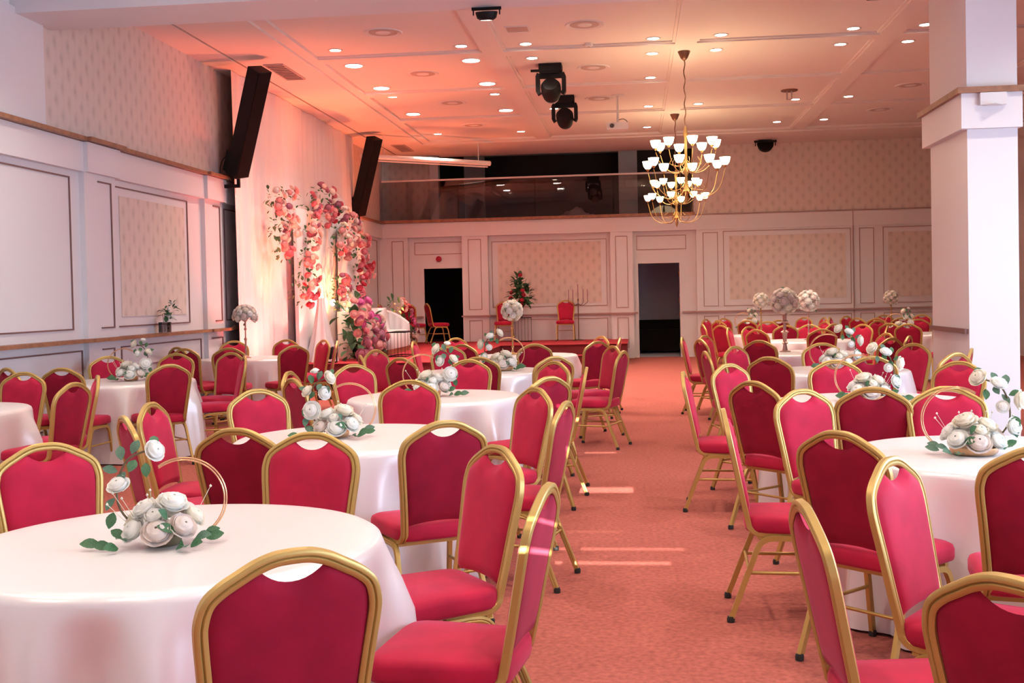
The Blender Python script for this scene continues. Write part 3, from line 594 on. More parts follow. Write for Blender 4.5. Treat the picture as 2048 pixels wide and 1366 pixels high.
for k, dx, dy, rz, fl, va, s, l in LOW: low_piece(TABLES[k][0]+dx, TABLES[k][1]+dy, rz+0.1, fl, k, s, va, l)
def tall_piece(x, y, h, rad, stem, pal, half_ball, label, thick=1.0, z0=0.7475):
    t = empty('tall_centerpiece', (x, y, z0))
    th = thick
    MB().lathe([(0.07, 0), (0.072, .008), (.035, .02), (.014*th, .035), (.010*th, h*.18), (.020*th, h*.22), (.010*th, h*.26), (.014*th, h*.45), (.024*th, h*.50), (.010*th, h*.54), (.009*th, h*.72), (.022*th, h*.76), (.010*th, h*.80), (.012*th, h*.95), (.03, h)], n=14).build('candlestick', M[stem], t, smooth=40)
    n = 30; r_ = random.Random(int(abs(x)*100)); blobs = []
    for i in range(n):
        zz = 1-(i+.5)/n*(1.15 if half_ball else 1.9); a = i*2.39996; rr = math.sqrt(max(0, 1-zz*zz)); d = Vector((rr*math.cos(a), rr*math.sin(a), zz))
        c = Vector((0, 0, h+(rad*.25 if half_ball else rad*.8))); put_rose(pal[i % len(pal)], c+d*rad*(.72 if half_ball else .78), rad*.34, d, t)
    foliage([(0, 0, h+(rad*.2 if half_ball else rad*.8), rad*.95)], 16, rad*.35, 'foliage', t, 'leafp', int(abs(x)*10))
    tag(t, label, 'centerpiece', 'tall flower centerpieces')
tall_piece(-5.34, 14.98, .52, .17, 'silver', ('ivory', 'cream', 'blush'), True, 'low dome of white roses on a slender silver candlestick before the drape')
tall_piece(-1.62, 14.75, .47, .135, 'brass', ('cream', 'ivory'), False, 'white rose ball on a gold stand, fifth table left of the aisle')
tall_piece(1.85, 14.35, .50, .16, 'silver', ('blush', 'blush', 'cream'), False, 'dusky flower ball on a thick dark stand among the right-hand tables', 2.2)
tall_piece(2.2, 20.2, .50, .13, 'brass', ('cream', 'ivory'), False, 'leftmost far white rose ball on a thin gold stand')
tall_piece(2.65, 17.75, .47, .16, 'silver', ('blush', 'ivory'), False, 'pale pink rose ball on a dark stand right of the dusky one')
tall_piece(5.15, 23.5, .47, .14, 'brass', ('cream', 'blush'), False, 'small cream rose ball on a gold stand near the pillar')
# ---- flower wall: white boards, garlands, sash, pedestal
def board(x, y0, y1, z1, rad, label):
    P = [(y0, 0.458), (y1, 0.458)]+[(y1-rad+rad*math.cos(R(a)), z1-rad+rad*math.sin(R(a))) for a in range(0, 91, 10)]+[(y0+rad+rad*math.cos(R(a)), z1-rad+rad*math.sin(R(a))) for a in range(90, 181, 10)]
    n = len(P); q = MB().add([(x+.03, a, b) for a, b in P]+[(x-.03, a, b) for a, b in P], [tuple(range(n)), tuple(range(2*n-1, n-1, -1))]+[(i, n+i, n+(i+1) % n, (i+1) % n) for i in range(n)])
    t = empty('backdrop_board', (0, 0, 0)); q.build('panel', M['sofa'], t); MB().box(x-.06, x-.03, (y0+y1)/2-.02, (y0+y1)/2+.02, .458, .50).box(x-.05, x-.03, (y0+y1)/2-.02, (y0+y1)/2+.02, .5, 1.6).build('prop', M['tablewood'], t)
    tag(t, label, 'backdrop board', 'white backdrop boards')
board(-5.70, 18.55, 20.1, 3.10, 0.12, 'left white backdrop board with a flower garland on its edge')
board(-5.74, 20.2, 22.0, 3.52, 0.06, 'tallest middle white backdrop board crowned with roses')
board(-5.60, 21.0, 22.75, 3.0, 0.35, 'right white backdrop board with pink and red roses behind the sofa')
def garland(name, blobs, pal, per, r, rad, label, cat='garland', leaf=.09, spread=.09):
    t = empty(name, blobs[-1]); o = Vector(blobs[-1]); r_ = random.Random(len(blobs)*7+int(rad*1000)); fb = []
    for i, b in enumerate(blobs):
        c = Vector(b)-o; fb.append((c.x-.06, c.y, c.z, rad*.9))
        for k in range(per):
            d = Vector((r_.uniform(.15, 1), r_.uniform(-1.1, .7), r_.uniform(-.8, .9))).normalized()
            put_rose(r_.choice(pal[min(len(pal)-1, i*len(pal)//len(blobs))]), c+Vector((d.x*.6, d.y*1.1, d.z))*spread*r_.uniform(1.0, 1.7)+Vector((.03, 0, 0)), r*r_.uniform(.85, 1.3), d, t)
    foliage(fb, 13, leaf, 'foliage', t, 'leaf', len(blobs))
    tag(t, label, cat, 'rose garlands of the flower wall')
GAR = {
'G1': [(-5.6, 17.28, 3.18), (-5.6, 17.87, 3.26), (-5.6, 17.34, 3.0), (-5.6, 17.77, 2.96), (-5.6, 17.49, 2.78), (-5.6, 17.97, 2.85), (-5.6, 17.43, 2.61), (-5.6, 18.09, 2.61), (-5.6, 17.46, 2.42), (-5.6, 17.71, 2.28)],
'G2': [(-5.62, 19.16, 3.26), (-5.62, 19.87, 3.5), (-5.62, 20.36, 3.47), (-5.62, 20.8, 3.36), (-5.62, 19.45, 3.12), (-5.62, 20.17, 3.22), (-5.62, 19.25, 2.93), (-5.62, 19.98, 3.0), (-5.62, 20.5, 3.11), (-5.62, 20.93, 3.23), (-5.62, 19.11, 2.75)],
'G3': [(-5.55, 19.08, 2.66), (-5.55, 18.97, 2.48), (-5.55, 18.66, 2.3), (-5.55, 18.94, 2.18), (-5.55, 18.52, 2.04), (-5.55, 19.02, 2.01), (-5.55, 18.7, 1.83), (-5.55, 18.26, 1.7), (-5.55, 18.9, 1.66), (-5.55, 18.59, 1.53)],
'G4': [(-5.42, 20.64, 3.11), (-5.42, 21.2, 3.05), (-5.42, 21.66, 2.99), (-5.42, 20.44, 2.82), (-5.42, 21.1, 2.81), (-5.42, 20.78, 2.63), (-5.42, 21.35, 2.68), (-5.42, 20.33, 2.44), (-5.42, 20.84, 2.46)],
'G5': [(-5.42, 22.28, 2.72), (-5.42, 21.73, 2.55), (-5.42, 22.13, 2.42), (-5.42, 22.54, 2.28), (-5.42, 21.7, 2.25), (-5.42, 22.09, 2.06), (-5.42, 22.52, 2.07), (-5.42, 21.95, 1.86), (-5.42, 21.77, 1.71)],
'G6': [(-5.42, 20.45, 1.87), (-5.42, 20.69, 1.76), (-5.42, 20.32, 1.66), (-5.42, 20.67, 1.52), (-5.42, 20.37, 1.38)],
'G7': [(-4.75, 18.1, 1.31), (-4.75, 18.59, 1.35), (-4.75, 18.4, 1.14), (-4.75, 19.1, 1.17), (-4.75, 19.65, 1.2), (-4.75, 18.9, 1.0), (-4.75, 19.63, 1.02), (-4.75, 18.38, 0.89), (-4.75, 19.06, 0.82), (-4.75, 19.72, 0.84), (-4.75, 18.2, 0.69), (-4.75, 18.86, 0.61), (-4.75, 19.59, 0.62)],
'G8': [(-4.9, 22.68, 1.42), (-4.9, 23.32, 1.37), (-4.9, 23.77, 1.26), (-4.9, 24.07, 1.06), (-4.9, 24.27, 0.89), (-4.9, 24.59, 0.71), (-4.9, 24.23, 0.56)],

}
PK = ['pink', 'blush', 'rose']
garland('rose_garland', GAR['G1'], [['blush', 'pink'], ['mauve', 'pink', 'blush'], ['pink', 'blush'], ['rose', 'pink']], 5, .056, .13, 'blush rose garland down the left edge of the white backdrop')
garland('rose_garland', GAR['G2'], [['mauve', 'rose', 'blush'], ['pink', 'rose', 'mauve'], ['rose', 'red', 'pink']], 5, .062, .16, 'dense pink and red rose crown on the tallest backdrop board')
garland('rose_garland', GAR['G3'], [['blush', 'pink'], ['pink', 'blush', 'rose'], ['red', 'rose', 'cream']], 4, .058, .13, 'hanging rose garland ending above the white sash')
garland('rose_garland', GAR['G4'], [['pink', 'mauve', 'blush'], ['cream', 'blush', 'pink'], ['pink', 'rose']], 5, .064, .15, 'cream and pink rose cluster beside the second hanging speaker')
garland('rose_garland', GAR['G5'], [['rose', 'pink'], ['red', 'rose'], ['red', 'rose', 'pink']], 5, .062, .14, 'vivid red rose garland at the right edge of the backdrop')
garland('rose_garland', GAR['G6'], [['mauve', 'rose'], ['cream', 'ivory']], 5, .056, .12, 'short mauve and white rose garland above the floor arrangement')
G7 = [(x-.0, y+.9, z-.02) for x, y, z in GAR['G7']]
garland('floor_flowers', [(-4.85+.0*i, b[1], b[2]) for i, b in enumerate(G7)], [['magenta', 'pink'], ['blush', 'pink', 'magenta'], ['blush', 'pink', 'rose'], ['rose', 'mauve'], ['mauve', 'pink']], 5, .085, .22, 'large mound of pink roses on the floor beside the sofa', 'flower arrangement', .2, .15)
garland('floor_flowers', GAR['G8'], [['blush', 'pink'], ['magenta', 'mauve'], ['blush', 'mauve'], ['blush', 'rose']], 4, .055, .12, 'trailing pink roses down the far side of the sofa', 'flower arrangement', .12, .10)
def sash_fn(u, v):
    a = u*2*math.pi; k = v; r = .20*(1-k)**1.4+.055
    return (-5.45+r*math.cos(a)*(1+.18*math.cos(7*a)), 19.15+r*1.3*math.sin(a)*(1+.18*math.cos(7*a)), .46+k*1.1)
tag(MB().grid(sash_fn, 48, 12, True).build('fabric_sash', M['drape'], smooth=70), 'white gathered fabric sash flaring to the stage under the hanging garland', 'fabric')
pd = empty('uplit_pedestal', (-5.25, 19.95, .458)); tag(pd, 'uplit cylinder pedestal behind the floor roses', 'uplit_pedestal')  # pedestal lit by an uplight; the candle and glowing flame are additions
MB().lathe([(.13, 0), (.13, .85), (.115, .85), (.115, .04)], n=24).build('cylinder', mat('frosted_glass', (.9, .75, .62), .5), pd, smooth=40)
MB().lathe([(.04, .04), (.04, .80)], n=12).build('candle', M['cream'], pd, smooth=40); MB().lathe([(.004, .80), (.012, .825), (.002, .86)], n=8).build('flame', M['lamp'], pd)
for x, y, z, l in ((-5.35, 19.55, 1.47, 'small lit bulb at the tip of the hanging garland'), (-5.2, 21.2, 1.42, 'small lit candle bulb above the near end of the sofa')):
    t = empty('light_bulb', (x, y, z)); MB().lathe([(.002, -.05), (.045, -.02), (.05, .02), (.02, .06)], n=12).build('bulb', M['lamp'], t, smooth=60); MB().lathe([(.02, .06), (.02, .10)], n=8).build('cap', M['brass'], t); tag(t, l, 'bulb')
# ---- sofa
sf = empty('sofa', (-5.12, 21.9, .458)); tag(sf, 'white fluted tub sofa on a low base, facing the hall from the stage', 'sofa')
SP = []
for i in range(121):
    t_ = i/120*2-1; s_ = 1 if t_ > 0 else -1; q_ = abs(t_)
    if q_ < .42: p_ = (-.46, s_*q_/.42*.82)
    elif q_ < .66: a_ = (q_-.42)/.24*math.pi/2; p_ = (-.46+.34*(1-math.cos(a_)), s_*(.82+.34*math.sin(a_)))
    else: p_ = (-.12+(q_-.66)/.34*.56, s_*1.16)
    SP.append((*p_, .84 if q_ < .55 else .84-.30*((q_-.55)/.45)**2.2))
def sofa_back(inner):
    def fn(u, v):
        i = int(round(u*120)); x, y, top = SP[i]; nx, ny = -x*.6+.1, -y*.9
        if abs(y) > 1.1: nx, ny = 0, -math.copysign(1, y)
        l = math.hypot(nx, ny); nx, ny = nx/l, ny/l
        th = (.11-.02*abs(math.sin(i*math.pi/5))) if inner else 0
        return (x+nx*th, y+ny*th, .10+(top-.10)*v)
    return fn
q = MB().grid(sofa_back(False), 121, 6); q.grid(lambda u, v: sofa_back(True)(1-u, v), 121, 6)
to = [sofa_back(False)(i/120, 1) for i in range(121)]; ti = [sofa_back(True)(i/120, 1) for i in range(121)]
q.add([*to, *[((a[0]+b[0])/2, (a[1]+b[1])/2, a[2]+.035) for a, b in zip(to, ti)], *ti], [(r*121+i, r*121+i+1, (r+1)*121+i+1, (r+1)*121+i) for r in range(2) for i in range(120)])
for e in (0, 1):
    a, b, c, d = sofa_back(False)(e, 0), sofa_back(False)(e, 1), sofa_back(True)(e, 1), sofa_back(True)(e, 0); q.add([a, b, c, d], [(0, 1, 2, 3)])
q.build('backrest', M['sofa'], sf, smooth=60)
sq = MB(); V = []
for s, z in ((.98, .10), (1, .12), (1, .38), (.97, .42), (.9, .44), (.4, .45)):
    for i in range(40):
        a = 2*math.pi*i/40; c, d = math.cos(a), math.sin(a); V.append((.06+math.copysign(abs(c)**.4, c)*.43*s, math.copysign(abs(d)**.3, d)*1.07*s, z))
sq.add(V, [(k*40+i, k*40+(i+1) % 40, (k+1)*40+(i+1) % 40, (k+1)*40+i) for k in range(5) for i in range(40)]+[tuple(range(200, 240))]).build('seat', M['sofa'], sf, smooth=50)
MB().box(-.40, .46, -1.0, 1.0, 0, .10).build('base', mat('sofa_plinth', (.42, .14, .07), .5), sf)
def cush(u, v):
    a, b = u*2-1, v*2-1; e = max(0, (1-abs(a)**2.5)*(1-abs(b)**2.5))**.5; return (a*.24, b*.24, .085*e)
for y, rz in ((.72, -.9), (.35, -.4)):
    qq = MB().grid(cush, 13, 13); qq.grid(lambda u, v: (lambda p: (-p[0], p[1], -p[2]))(cush(u, v)), 13, 13)
    o = qq.build('pillow', M['cloth'], None, smooth=80); o.location = (-5.12-.14, 21.9+y, .458+.66); o.rotation_euler = (0, R(72), rz)
    tag(o, 'square white satin pillow on the sofa, '+('leaning in the far corner' if y > .5 else 'in front of the corner one'), 'pillow', 'white sofa pillows')
def wire_stand(x, y, w_, d_, h, rz, label):
    t = empty('wire_stand', (x, y, .458), rz)
    MB().box(-w_, w_, -d_, d_, h, h+.015).build('top', M['black'], t)
    me = MB().tube([(0, 0, 0), (0, 0, h)], .0035, 5).mesh('bar', M['black'], 60)
    for i in range(6):
        for s in (-1, 1): place('bar', me, t, (-w_+.01+i*(2*w_-.02)/5, s*(d_-.01), 0))
    MB().box(-w_, w_, -d_, -d_+.012, 0, .012).box(-w_, w_, d_-.012, d_, 0, .012).box(-w_, -w_+.012, -d_, d_, 0, .012).box(w_-.012, w_, -d_, d_, 0, .012).build('base_frame', M['black'], t)
    tag(t, label, 'stand')
wire_stand(-4.35, 20.6, .18, .45, .44, 0, 'black wire side table in front of the sofa'); wire_stand(-2.62, 26.2, .20, .20, .55, .1, 'wire plinth under the red flowers on the stage')
rf = empty('red_flower_vase', (-2.68, 26.2, 1.023)); tag(rf, 'tall arrangement of dark foliage and red flowers on a wire plinth', 'flower arrangement')
MB().lathe([(.05, 0), (.07, .08), (.05, .2), (.06, .24)], n=14).build('vase', M['bronze'], rf, smooth=50)
foliage([(0, 0, .42, .2), (.05, 0, .62, .2), (-.05, 0, .55, .2), (.15, 0, .5, .16), (0, 0, .82, .12)], 34, .16, 'foliage', rf, 'leaf', 5)
for a, b, c in ((-.2, -.1, .45), (-.18, -.08, .58), (.06, -.2, .40), (.1, -.2, .52), (.08, -.2, .62), (.02, -.05, .98), (.04, -.15, .3), (-.15, -.1, .35)): put_rose('red', (a, b, c), .055, (a, b-.4, .3), rf)
cd = empty('candelabra', (-1.34, 26.5, .458)); tag(cd, 'slim five-arm candelabra on a tall stem on the stage', 'candelabra')
MB().lathe([(.13, 0), (.13, .015), (.012, .03), (.010, .9), (.02, .95), (.006, 1.0)], n=12).build('stem', M['bronze'], cd, smooth=40)
for i, dx in enumerate((-.22, -.12, 0, .12, .22)):
    MB().tube(smooth_path([(0, 0, .86), (dx*.5, 0, .82), (dx, 0, .90), (dx, 0, .98)], 4), .007, 6).build('arm', M['bronze'], cd, smooth=60)
    MB().lathe([(.018, .98), (.018, .985), (.009, .985), (.009, 1.20 if dx else 1.32)], (dx, 0, 0), 8).build('candle', M['mauve'], cd, smooth=40)
fb = empty('fire_bell', (-4.72, 26.98, 2.47)); tag(fb, 'small round red alarm bell above the dark doorway', 'alarm bell'); MB().lathe([(.07, 0), (.07, .03), (.04, .05)], n=16).build('bell', M['red'], fb, smooth=40, rot=(R(90), 0, 0)); MB().box(-.05, .05, 0, .02, -.05, .05).build('mount', M['ring'], fb)
# ---- vase on the left wall rail
vz = empty('flower_vase', (-6.0, 13.85, 1.14)); tag(vz, 'square glass vase of dark leaves and white flowers on the wall rail', 'vase')
MB().box(-.06, .06, -.06, .06, 0, .012).box(-.06, -.054, -.06, .06, .012, .14).box(.054, .06, -.06, .06, .012, .14).box(-.06, .06, -.06, -.054, .012, .14).box(-.06, .06, .054, .06, .012, .14).build('vase', M['glass'], vz)
foliage([(.04, 0, .2, .06), (.06, .05, .28, .07), (.05, -.08, .27, .06), (.05, .1, .36, .05)], 9, .085, 'foliage', vz, 'leaf', 9)
for a, b, c in ((.05, -.03, .22), (.05, .05, .2), (.04, .08, .38), (.03, .02, .30), (.05, -.05, .17)): put_rose('ivory', (a, b, c), .035, (1, b*3, .4), vz)
q = MB(); [q.tube([(0, b*.3, .02), (0, b, .25)], .004, 5) for b in (-.06, 0, .07)]; q.build('stems', M['stem'], vz)
# ---- hanging column speakers
def speaker(bot, top, wall_x, label):
    b, t_ = Vector(bot), Vector(top); ax = (t_-b); L = ax.length; ax.normalize(); fr = Vector((.86, -.5, 0)); fr = (fr-ax*fr.dot(ax)).normalized(); sd = ax.cross(fr)
    t = empty('column_speaker', bot); c = (t_-b)/2
    MB().obox(c, sd*.125, fr*.115, ax*(L/2)).build('cabinet', M['black'], t); MB().obox(c+fr*.118, sd*.115, fr*.006, ax*(L/2-.02)).build('front_grille', M['grille'], t)
    MB().obox(ax*.16-fr*.16, sd*.10, fr*.05, ax*.16).build('amplifier_box', M['black'], t)
    z = -.16; br = MB().box(wall_x-b.x, .04, -.025, .025, z-.03, z+.02).box(.0, .04, -.025, .025, z, .04).obox((.0, 0, .02), (.07, 0, .02), (0, .03, 0), (-.006, 0, .02)); br.build('wall_bracket', M['black'], t)
    MB().tube(smooth_path([-fr*.2+ax*.30, Vector((-.22, 0, .22)), Vector((-.26, 0, .05)), Vector((wall_x-b.x+.03, -.05, -.02))], 5), .006, 6).build('cable', M['black'], t, smooth=60)
    tag(t, label, 'speaker', 'hanging column speakers')
speaker((-5.82, 16.15, 3.40), (-5.21, 15.5, 4.80), -6.06, 'long black column speaker tilted on a wall bracket, nearer one')
speaker((-5.80, 23.35, 3.33), (-5.27, 22.8, 4.84), -6.06, 'long black column speaker beyond the rose garlands, farther one')
# ---- projection screen case
sc_ = empty('projection_screen_case', (-4.23, 24.1, 4.5)); tag(sc_, 'long white roller screen case hung below the soffit by the balcony', 'screen case')
d = Vector((-3.17, 25.0, 4.5))-Vector((-5.6, 22.93, 4.5)); q = d.normalized()
MB().tube([Vector((-5.6, 22.93, 4.5))-Vector((-4.23, 24.1, 4.5)), Vector((-3.17, 25.0, 4.5))-Vector((-4.23, 24.1, 4.5))], .055, 12).build('case', M['ring'], sc_, smooth=50)
MB().tube([Vector((-5.6, 22.93, 4.42))-Vector((-4.23, 24.1, 4.5)), Vector((-3.22, 24.96, 4.42))-Vector((-4.23, 24.1, 4.5))], .016, 8).build('bottom_bar', M['ring'], sc_, smooth=50)
for p in ((-5.2, 23.27), (-3.4, 24.8)): MB().tube([(p[0]+4.23, p[1]-24.1, .05), (p[0]+4.23, p[1]-24.1, .46)], .008, 6).build('hanger', M['ring'], sc_)
# ---- moving heads, pars, projector
def moving_head(x, y, z, s, label):
    t = empty('moving_head_light', (x, y, z)); t.scale = (s, s, s)
    MB().box(-.17, .17, -.15, .15, -.12, -.01).box(-.14, .14, -.13, .13, -.15, -.12).build('base', M['black'], t)
    for sx in (-1, 1): MB().sweep([(sx*.175, 0, -.14), (sx*.195, 0, -.18), (sx*.195, 0, -.40), (sx*.17, 0, -.44)], [(-.03, -.07), (.03, -.07), (.03, .07), (-.03, .07)], (0, 1, 0)).build('yoke_arm', M['black'], t)
    MB().box(-.2, .2, -.06, .06, -.20, -.14).build('yoke', M['black'], t)
    h = empty('head', (0, 0, -.38)); h.parent = t
    MB().lathe([(.07, -.20), (.13, -.14), (.15, -.02), (.15, .08), (.11, .15)], n=22).build('housing', M['black'], h, smooth=40, rot=(R(62), 0, 0))
    MB().lathe([(.085, -.215), (.105, -.20), (.11, -.185), (.10, -.18)], n=22).build('lens_ring', M['vent'], h, smooth=50, rot=(R(62), 0, 0)); MB().lathe([(.001, -.205), (.085, -.207), (.085, -.19)], n=20).build('lens', M['lens'], h, smooth=50, rot=(R(62), 0, 0))
    MB().box(-.30, -.17, -.03, .03, -.10, -.07).build('clamp', M['black'], t)
    tag(t, label, 'stage light', 'moving head stage lights')
moving_head(-1.22, 17.25, 5.045, 1.02, 'black moving head light on the ceiling, larger nearer one'); moving_head(-1.18, 20.0, 5.045, 1.02, 'black moving head light on the ceiling, just behind the nearer one')
def par(x, y, z, s, label, tilt=35):
    t = empty('par_light', (x, y, z)); t.scale = (s,)*3
    MB().lathe([(.09, -.11), (.13, -.085), (.15, -.02), (.15, .0)], n=16).build('housing', M['black'], t, smooth=30, loc=(0, 0, -.06), rot=(R(tilt), 0, 0)); MB().lathe([(.001, -.112), (.085, -.112)], n=16, cap=False).build('lens', M['lens'], t, loc=(0, 0, -.06), rot=(R(tilt), 0, 0))
    MB().box(-.20, .20, -.02, .02, -.035, 0).box(-.185, -.17, -.02, .02, -.10, -.035).box(.17, .185, -.02, .02, -.10, -.035).build('yoke', M['black'], t)
    tag(t, label, 'stage light', 'black par stage lights')
par(-1.44, 11.35, 4.435, .75, 'black par light under the front beam, left of centre', 10); par(2.36, 11.3, 4.435, .75, 'black par light under the front beam, cut by the top edge', 10)
par(3.0, 26.1, 4.938, 1.25, 'small black par light before the back wallpaper, right of the chandeliers', 60); par(-1.7, 27.6, 5.6, 1.2, 'round dusky spotlight inside the dark balcony opening', 60)
pj = empty('projector', (-.25, 20.1, 5.04)); tag(pj, 'white ceiling projector on a drop pole', 'projector')
MB().lathe([(.11, -.02), (.11, 0)], n=16).build('ceiling_plate', M['ring'], pj, smooth=40); MB().tube([(0, 0, -.02), (0, 0, -.48)], .02, 10).build('pole', M['ring'], pj, smooth=60)
MB().box(-.19, .19, -.14, .14, -.62, -.50).build('body', M['ring'], pj); MB().lathe([(.035, 0), (.04, .04)], n=12).build('lens', M['lens'], pj, loc=(-.1, -.14, -.56), rot=(R(90), 0, 0)); MB().box(-.15, -.02, .13, .15, -.60, -.52).build('rear_vent', M['vent'], pj)
MB().tube(smooth_path([(0, 0, -.44), (.10, .03, -.42), (.17, .05, -.47), (.15, .05, -.5)], 5), .006, 6).build('cable', M['black'], pj, smooth=60)
# ---- chandeliers
me_shade = MB().lathe([(.022, -.055), (.04, -.045), (.062, -.01), (.072, .03), (.078, .056), (.072, .056), (.056, .0), (.02, -.04)], n=16, cap=False).mesh('shade', M['shade'], 60)
me_cup = MB().lathe([(.006, -.09), (.02, -.075), (.026, -.055), (.01, -.05)], n=10).mesh('lamp_cup', M['brass'], 50)
def chandelier(x, y, label):
    zt = 4.995; t = empty('chandelier', (x, y, zt)); O = lambda p: Vector(p)-Vector((0, 0, zt))
    MB().lathe([(.02, -.13), (.05, -.10), (.09, -.01), (.09, 0)], n=18).build('canopy', M['bronze'], t, smooth=50)
    MB().tube([O((.01*math.sin(i*1.1), .01*math.cos(i*1.1), zt-.12-(zt-.12-3.9)*i/24)) for i in range(25)], .010, 6).build('chain', M['bronze'], t, smooth=60)
    MB().lathe([(.004, 2.80-zt), (.025, 2.86-zt), (.012, 2.92-zt), (.06, 2.98-zt), (.03, 3.05-zt), (.02, 3.2-zt), (.045, 3.28-zt), (.022, 3.36-zt), (.018, 3.75-zt), (.035, 3.8-zt), (.012, 3.92-zt)], n=14).build('stem', M['brass'], t, smooth=50)
    for n, r, z, pts, a0 in ((8, .44, 3.66, [(.03, 3.32), (.12, 3.25), (.26, 3.28), (.38, 3.40), (.44, 3.55)], 10), (8, .56, 3.385, [(.03, 3.0), (.14, 2.90), (.32, 2.90), (.48, 3.02), (.56, 3.28)], 33)):
        prof = smooth_path([(a, 0, b-zt) for a, b in pts], 5); me = MB().tube(prof, .0055, 6).mesh('arm', M['brass'], 60)
        sc2 = smooth_path([(a*.9, 0, b-zt+.10) for a, b in pts[:3]]+[(.20, 0, pts[2][1]-zt+.18)], 4); me2 = MB().tube(sc2, .0035, 5).mesh('scroll', M['brass'], 60)
        for i in range(n):
            a = R(a0+360*i/n); A = place('arm', me, t, rot=(0, 0, a)); place('scroll', me2, A)
            place('lamp_cup', me_cup, A, (r, 0, z-zt)); place('shade', me_shade, A, (r, 0, z-zt))
    tag(t, label, 'chandelier', 'brass chandeliers')
    light('chandelier_glow', 'POINT', (x, y, 3.5), (0, 0, 0), 25, (1, .72, .42), shadow_soft_size=.45)
chandelier(.765, 16.5, 'nearer brass chandelier with two tiers of lit tulip shades'); chandelier(.83, 22.2, 'farther brass chandelier hanging lower behind the first')
# ---- downlights, vents, hatch
me_ring = MB().lathe([(.075, 0), (.105, 0), (.11, -.006), (.10, -.012), (.08, -.008)], n=20, cap=False).mesh('trim_ring', M['ring'], 50)
me_disc = MB().lathe([(.078, -.004), (.078, -.001)], n=20).mesh('lamp_disc', M['lamp'], 40)
me_led = MB().lathe([(.125, -.012), (.13, -.002)], n=24).mesh('led_panel', M['lampc'], 40); me_lring = MB().lathe([(.13, -.014), (.155, -.012), (.16, 0)], n=24, cap=False).mesh('trim_ring', M['ring'], 50)
XS = (-4.14, -2.36, -1.455, .315, 1.235, 3.0, 3.94)
DL = [(0, 15.6), (0, 23.9), (1, 15.7), (1, 24.0), (2, 15.75), (2, 16.7), (2, 21.25), (3, 15.78), (3, 16.75), (3, 18.6), (3, 21.4), (3, 24.05), (4, 15.75), (4, 16.7), (4, 21.35), (5, 15.73), (5, 16.7), (5, 21.28), (5, 24.0), (6, 15.7), (6, 16.7), (6, 21.2), (6, 23.9), (0, 19.35), (1, 19.5)]
ORD = ('first', 'second', 'third', 'fourth', 'fifth', 'sixth', 'seventh')
def downlight(x, y, led, lb):
    t = empty('led_downlight' if led else 'downlight', (x, y, 5.04))
    if led: place('led_panel', me_led, t); place('trim_ring', me_lring, t); tag(t, lb, 'downlight', 'white LED panels in the ceiling')
    else: place('trim_ring', me_ring, t); place('lamp_disc', me_disc, t); tag(t, lb, 'downlight', 'warm ceiling downlights')
    light('downlight_beam', 'SPOT', (x, y, 5.0), (0, 0, 0), 112, (1, .93, .90) if led else (1, .84, .70), spot_size=R(118), spot_blend=.85, shadow_soft_size=.06)
for i, y in DL:
    row = min(range(6), key=lambda k: abs(y-(15.7, 16.7, 18.6, 19.4, 21.3, 24.0)[k])); mates = sorted(j for j, y2 in DL if abs(y2-y) < .35)
    downlight(XS[i], y, False, 'small lit ceiling downlight, %s row from the front beam, %s from left' % (ORD[row], ORD[mates.index(i)]))
for i in (0, 1):
    for k, y in enumerate((16.6, 18.45, 21.15)): downlight(XS[i], y+.05, True, 'round white LED ceiling panel, %s column, %s from the front' % (('left', 'right')[i], ORD[k]))
me_v1 = MB().lathe([(.20, -.002), (.22, -.008), (.25, -.014), (.26, 0)], n=28, cap=False).mesh('rim', M['ring'], 50); me_v2 = MB().lathe([(.19, -.006), (.19, -.001)], n=28).mesh('grille', M['vent'], 40); me_v3 = MB().lathe([(.09, -.012), (.10, -.006)], n=20).mesh('cone', M['ring'], 40)
for x, y, lb in ((-3.25, 14.7, 'left column, first'), (-3.25, 17.5, 'left column, second'), (-3.22, 20.2, 'left column, third'), (-3.22, 22.9, 'left column, fourth'), (-.59, 14.8, 'middle column, first'), (-.58, 17.6, 'middle column, second'), (-.58, 20.35, 'middle column, third'), (4.82, 20.3, 'right column, first'), (4.85, 22.9, 'right column, second')):
    t = empty('ceiling_diffuser', (x, y, 5.04)); place('rim', me_v1, t); place('grille', me_v2, t); place('cone', me_v3, t); tag(t, 'round ceiling air diffuser, '+lb+' from the front', 'air vent', 'round ceiling air diffusers')
t = empty('ceiling_hatch', (-1.48, 14.85, 5.04)); MB().box(-.14, .14, -.14, .14, -.008, 0).build('cover', M['vent'], t); MB().box(-.16, -.14, -.16, .16, -.012, 0).box(.14, .16, -.16, .16, -.012, 0).box(-.14, .14, -.16, -.14, -.012, 0).box(-.14, .14, .14, .16, -.012, 0).build('frame', M['ring'], t); tag(t, 'small square access hatch in the ceiling near the front', 'hatch')
t = empty('smoke_detector', (-.58, 15.9, 5.04)); MB().lathe([(.03, -.05), (.055, -.04), (.06, -.01), (.06, 0)], n=16).build('housing', M['ring'], t, smooth=50); MB().lathe([(.015, -.06), (.02, -.05)], n=10).build('sensor', M['vent'], t); tag(t, 'small round smoke detector on the ceiling above the chandelier row', 'smoke detector')
t = empty('ceiling_mount', (2.76, 20.3, 5.04)); MB().lathe([(.14, -.02), (.15, 0)], n=18).build('plate', M['bronze'], t, smooth=40); MB().box(-.05, -.03, -.02, .02, -.16, -.02).box(.03, .05, -.02, .02, -.16, -.02).box(-.05, .05, -.02, .02, -.17, -.16).build('bracket', M['vent'], t); tag(t, 'empty bronze light mount on the ceiling at right', 'light mount')
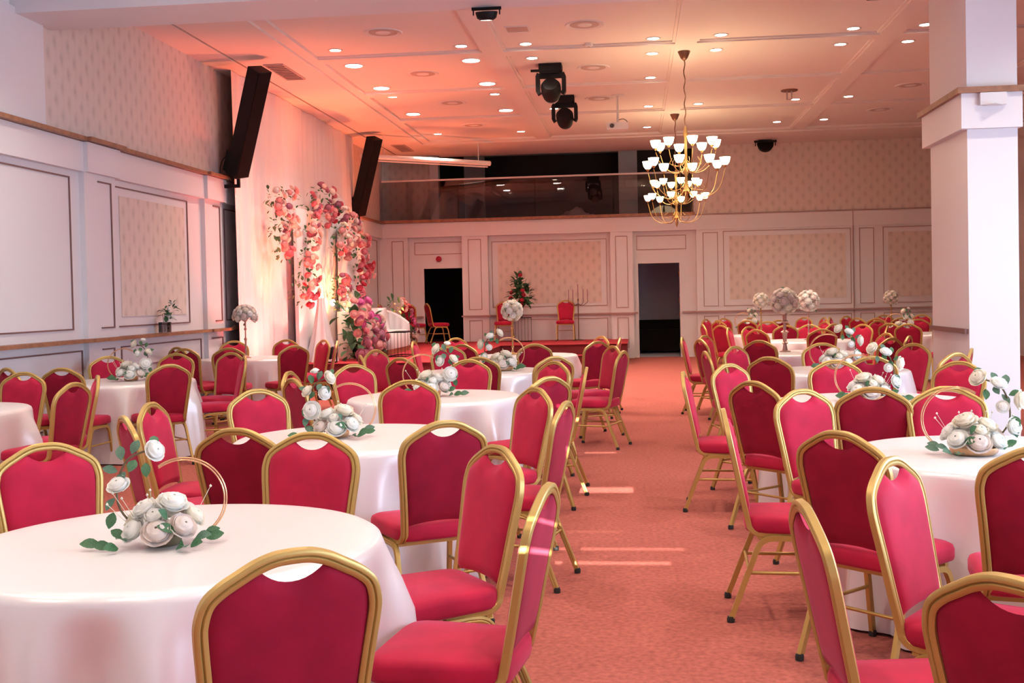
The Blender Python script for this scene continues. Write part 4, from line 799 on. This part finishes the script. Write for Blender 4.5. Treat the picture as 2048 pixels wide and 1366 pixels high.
# ---- downlights of the lower ceiling in front of the beam (above the nearest tables)
for x in (-4.4, -1.5, 1.6, 4.4):
    for y in (1.2, 4.2, 7.2, 9.6):
        t = empty('downlight', (x, y, 4.86)); place('trim_ring', me_ring, t); place('lamp_disc', me_disc, t); tag(t, 'small warm lit downlight in the lower ceiling over the front tables', 'downlight', 'warm downlights over the front tables')
        light('downlight_beam', 'SPOT', (x, y, 4.82), (0, 0, 0), 155, (1, .88, .72), spot_size=R(125), spot_blend=.8, shadow_soft_size=.06)
# ---- wrapped furniture on the balcony
def sheet_fn(u, v):
    x = u*2.4-1.2; y = v*.9-.45; e = max(0, 1-abs(2*u-1)**3)*max(0, 1-abs(2*v-1)**3)
    return (x, y, e*(.10+.22*math.exp(-((x-.05)/.28)**2)+.03*math.sin(x*17+y*9)+.02*math.sin(x*31-y*13)))
o = MB().grid(sheet_fn, 60, 24).build('dust_sheet', mat('plastic_sheet', (.5, .46, .5), .35), smooth=80); o.location = (-1.45, 27.75, 3.345); tag(o, 'crumpled translucent dust sheet heaped behind the balcony glass', 'sheet')
# ---- stage uplights
def uplight(x, y, z, aim, e, col, label, size=70):
    t = empty('uplight', (x, y, z)); a = (Vector(aim)-Vector((x, y, z+.2)))
    MB().lathe([(.05, -.1), (.085, -.08), (.09, .08)], n=16).build('can', M['black'], t, smooth=40, loc=(0, 0, .17), rot=(a.to_track_quat('Z', 'Y')).to_euler())
    MB().box(-.1, .1, -.06, .06, 0, .02).box(-.11, -.095, -.02, .02, .02, .18).box(.095, .11, -.02, .02, .02, .18).build('stand', M['black'], t)
    tag(t, label, 'stage light', 'coloured uplights on the stage')
    light('uplight_beam', 'SPOT', Vector((x, y, z+.2))+a.normalized()*.12, a, e, col, spot_size=R(size), spot_blend=.6, shadow_soft_size=.05)
PKL, ORL = (1.0, .13, .10), (1.0, .20, .06)
uplight(-4.75, 16.75, 0, (-5.9, 17.0, 2.2), 260, PKL, 'small black uplight on the floor at the left end of the drape', 100)
uplight(-5.15, 18.6, .458, (-5.9, 18.3, 2.6), 130, PKL, 'small black uplight at the foot of the left backdrop board', 100)
uplight(-5.20, 20.35, .458, (-5.30, 20.3, 4.9), 560, ORL, 'small black uplight between the backdrop boards', 95)
uplight(-5.20, 20.15, .458, (-5.85, 19.9, 2.4), 60, (1.0, .38, .15), 'small amber uplight behind the uplit pedestal', 90)
uplight(-5.20, 23.4, .458, (-5.3, 23.4, 4.9), 420, ORL, 'small black uplight behind the far end of the sofa', 95)
uplight(-4.9, 17.75, 0, (-5.2, 17.5, 4.9), 420, ORL, 'small black uplight on the floor in front of the stage riser', 80)
uplight(-5.35, 23.9, .458, (-5.9, 22.9, 2.8), 110, PKL, 'small black uplight at the far end of the stage drape', 100)
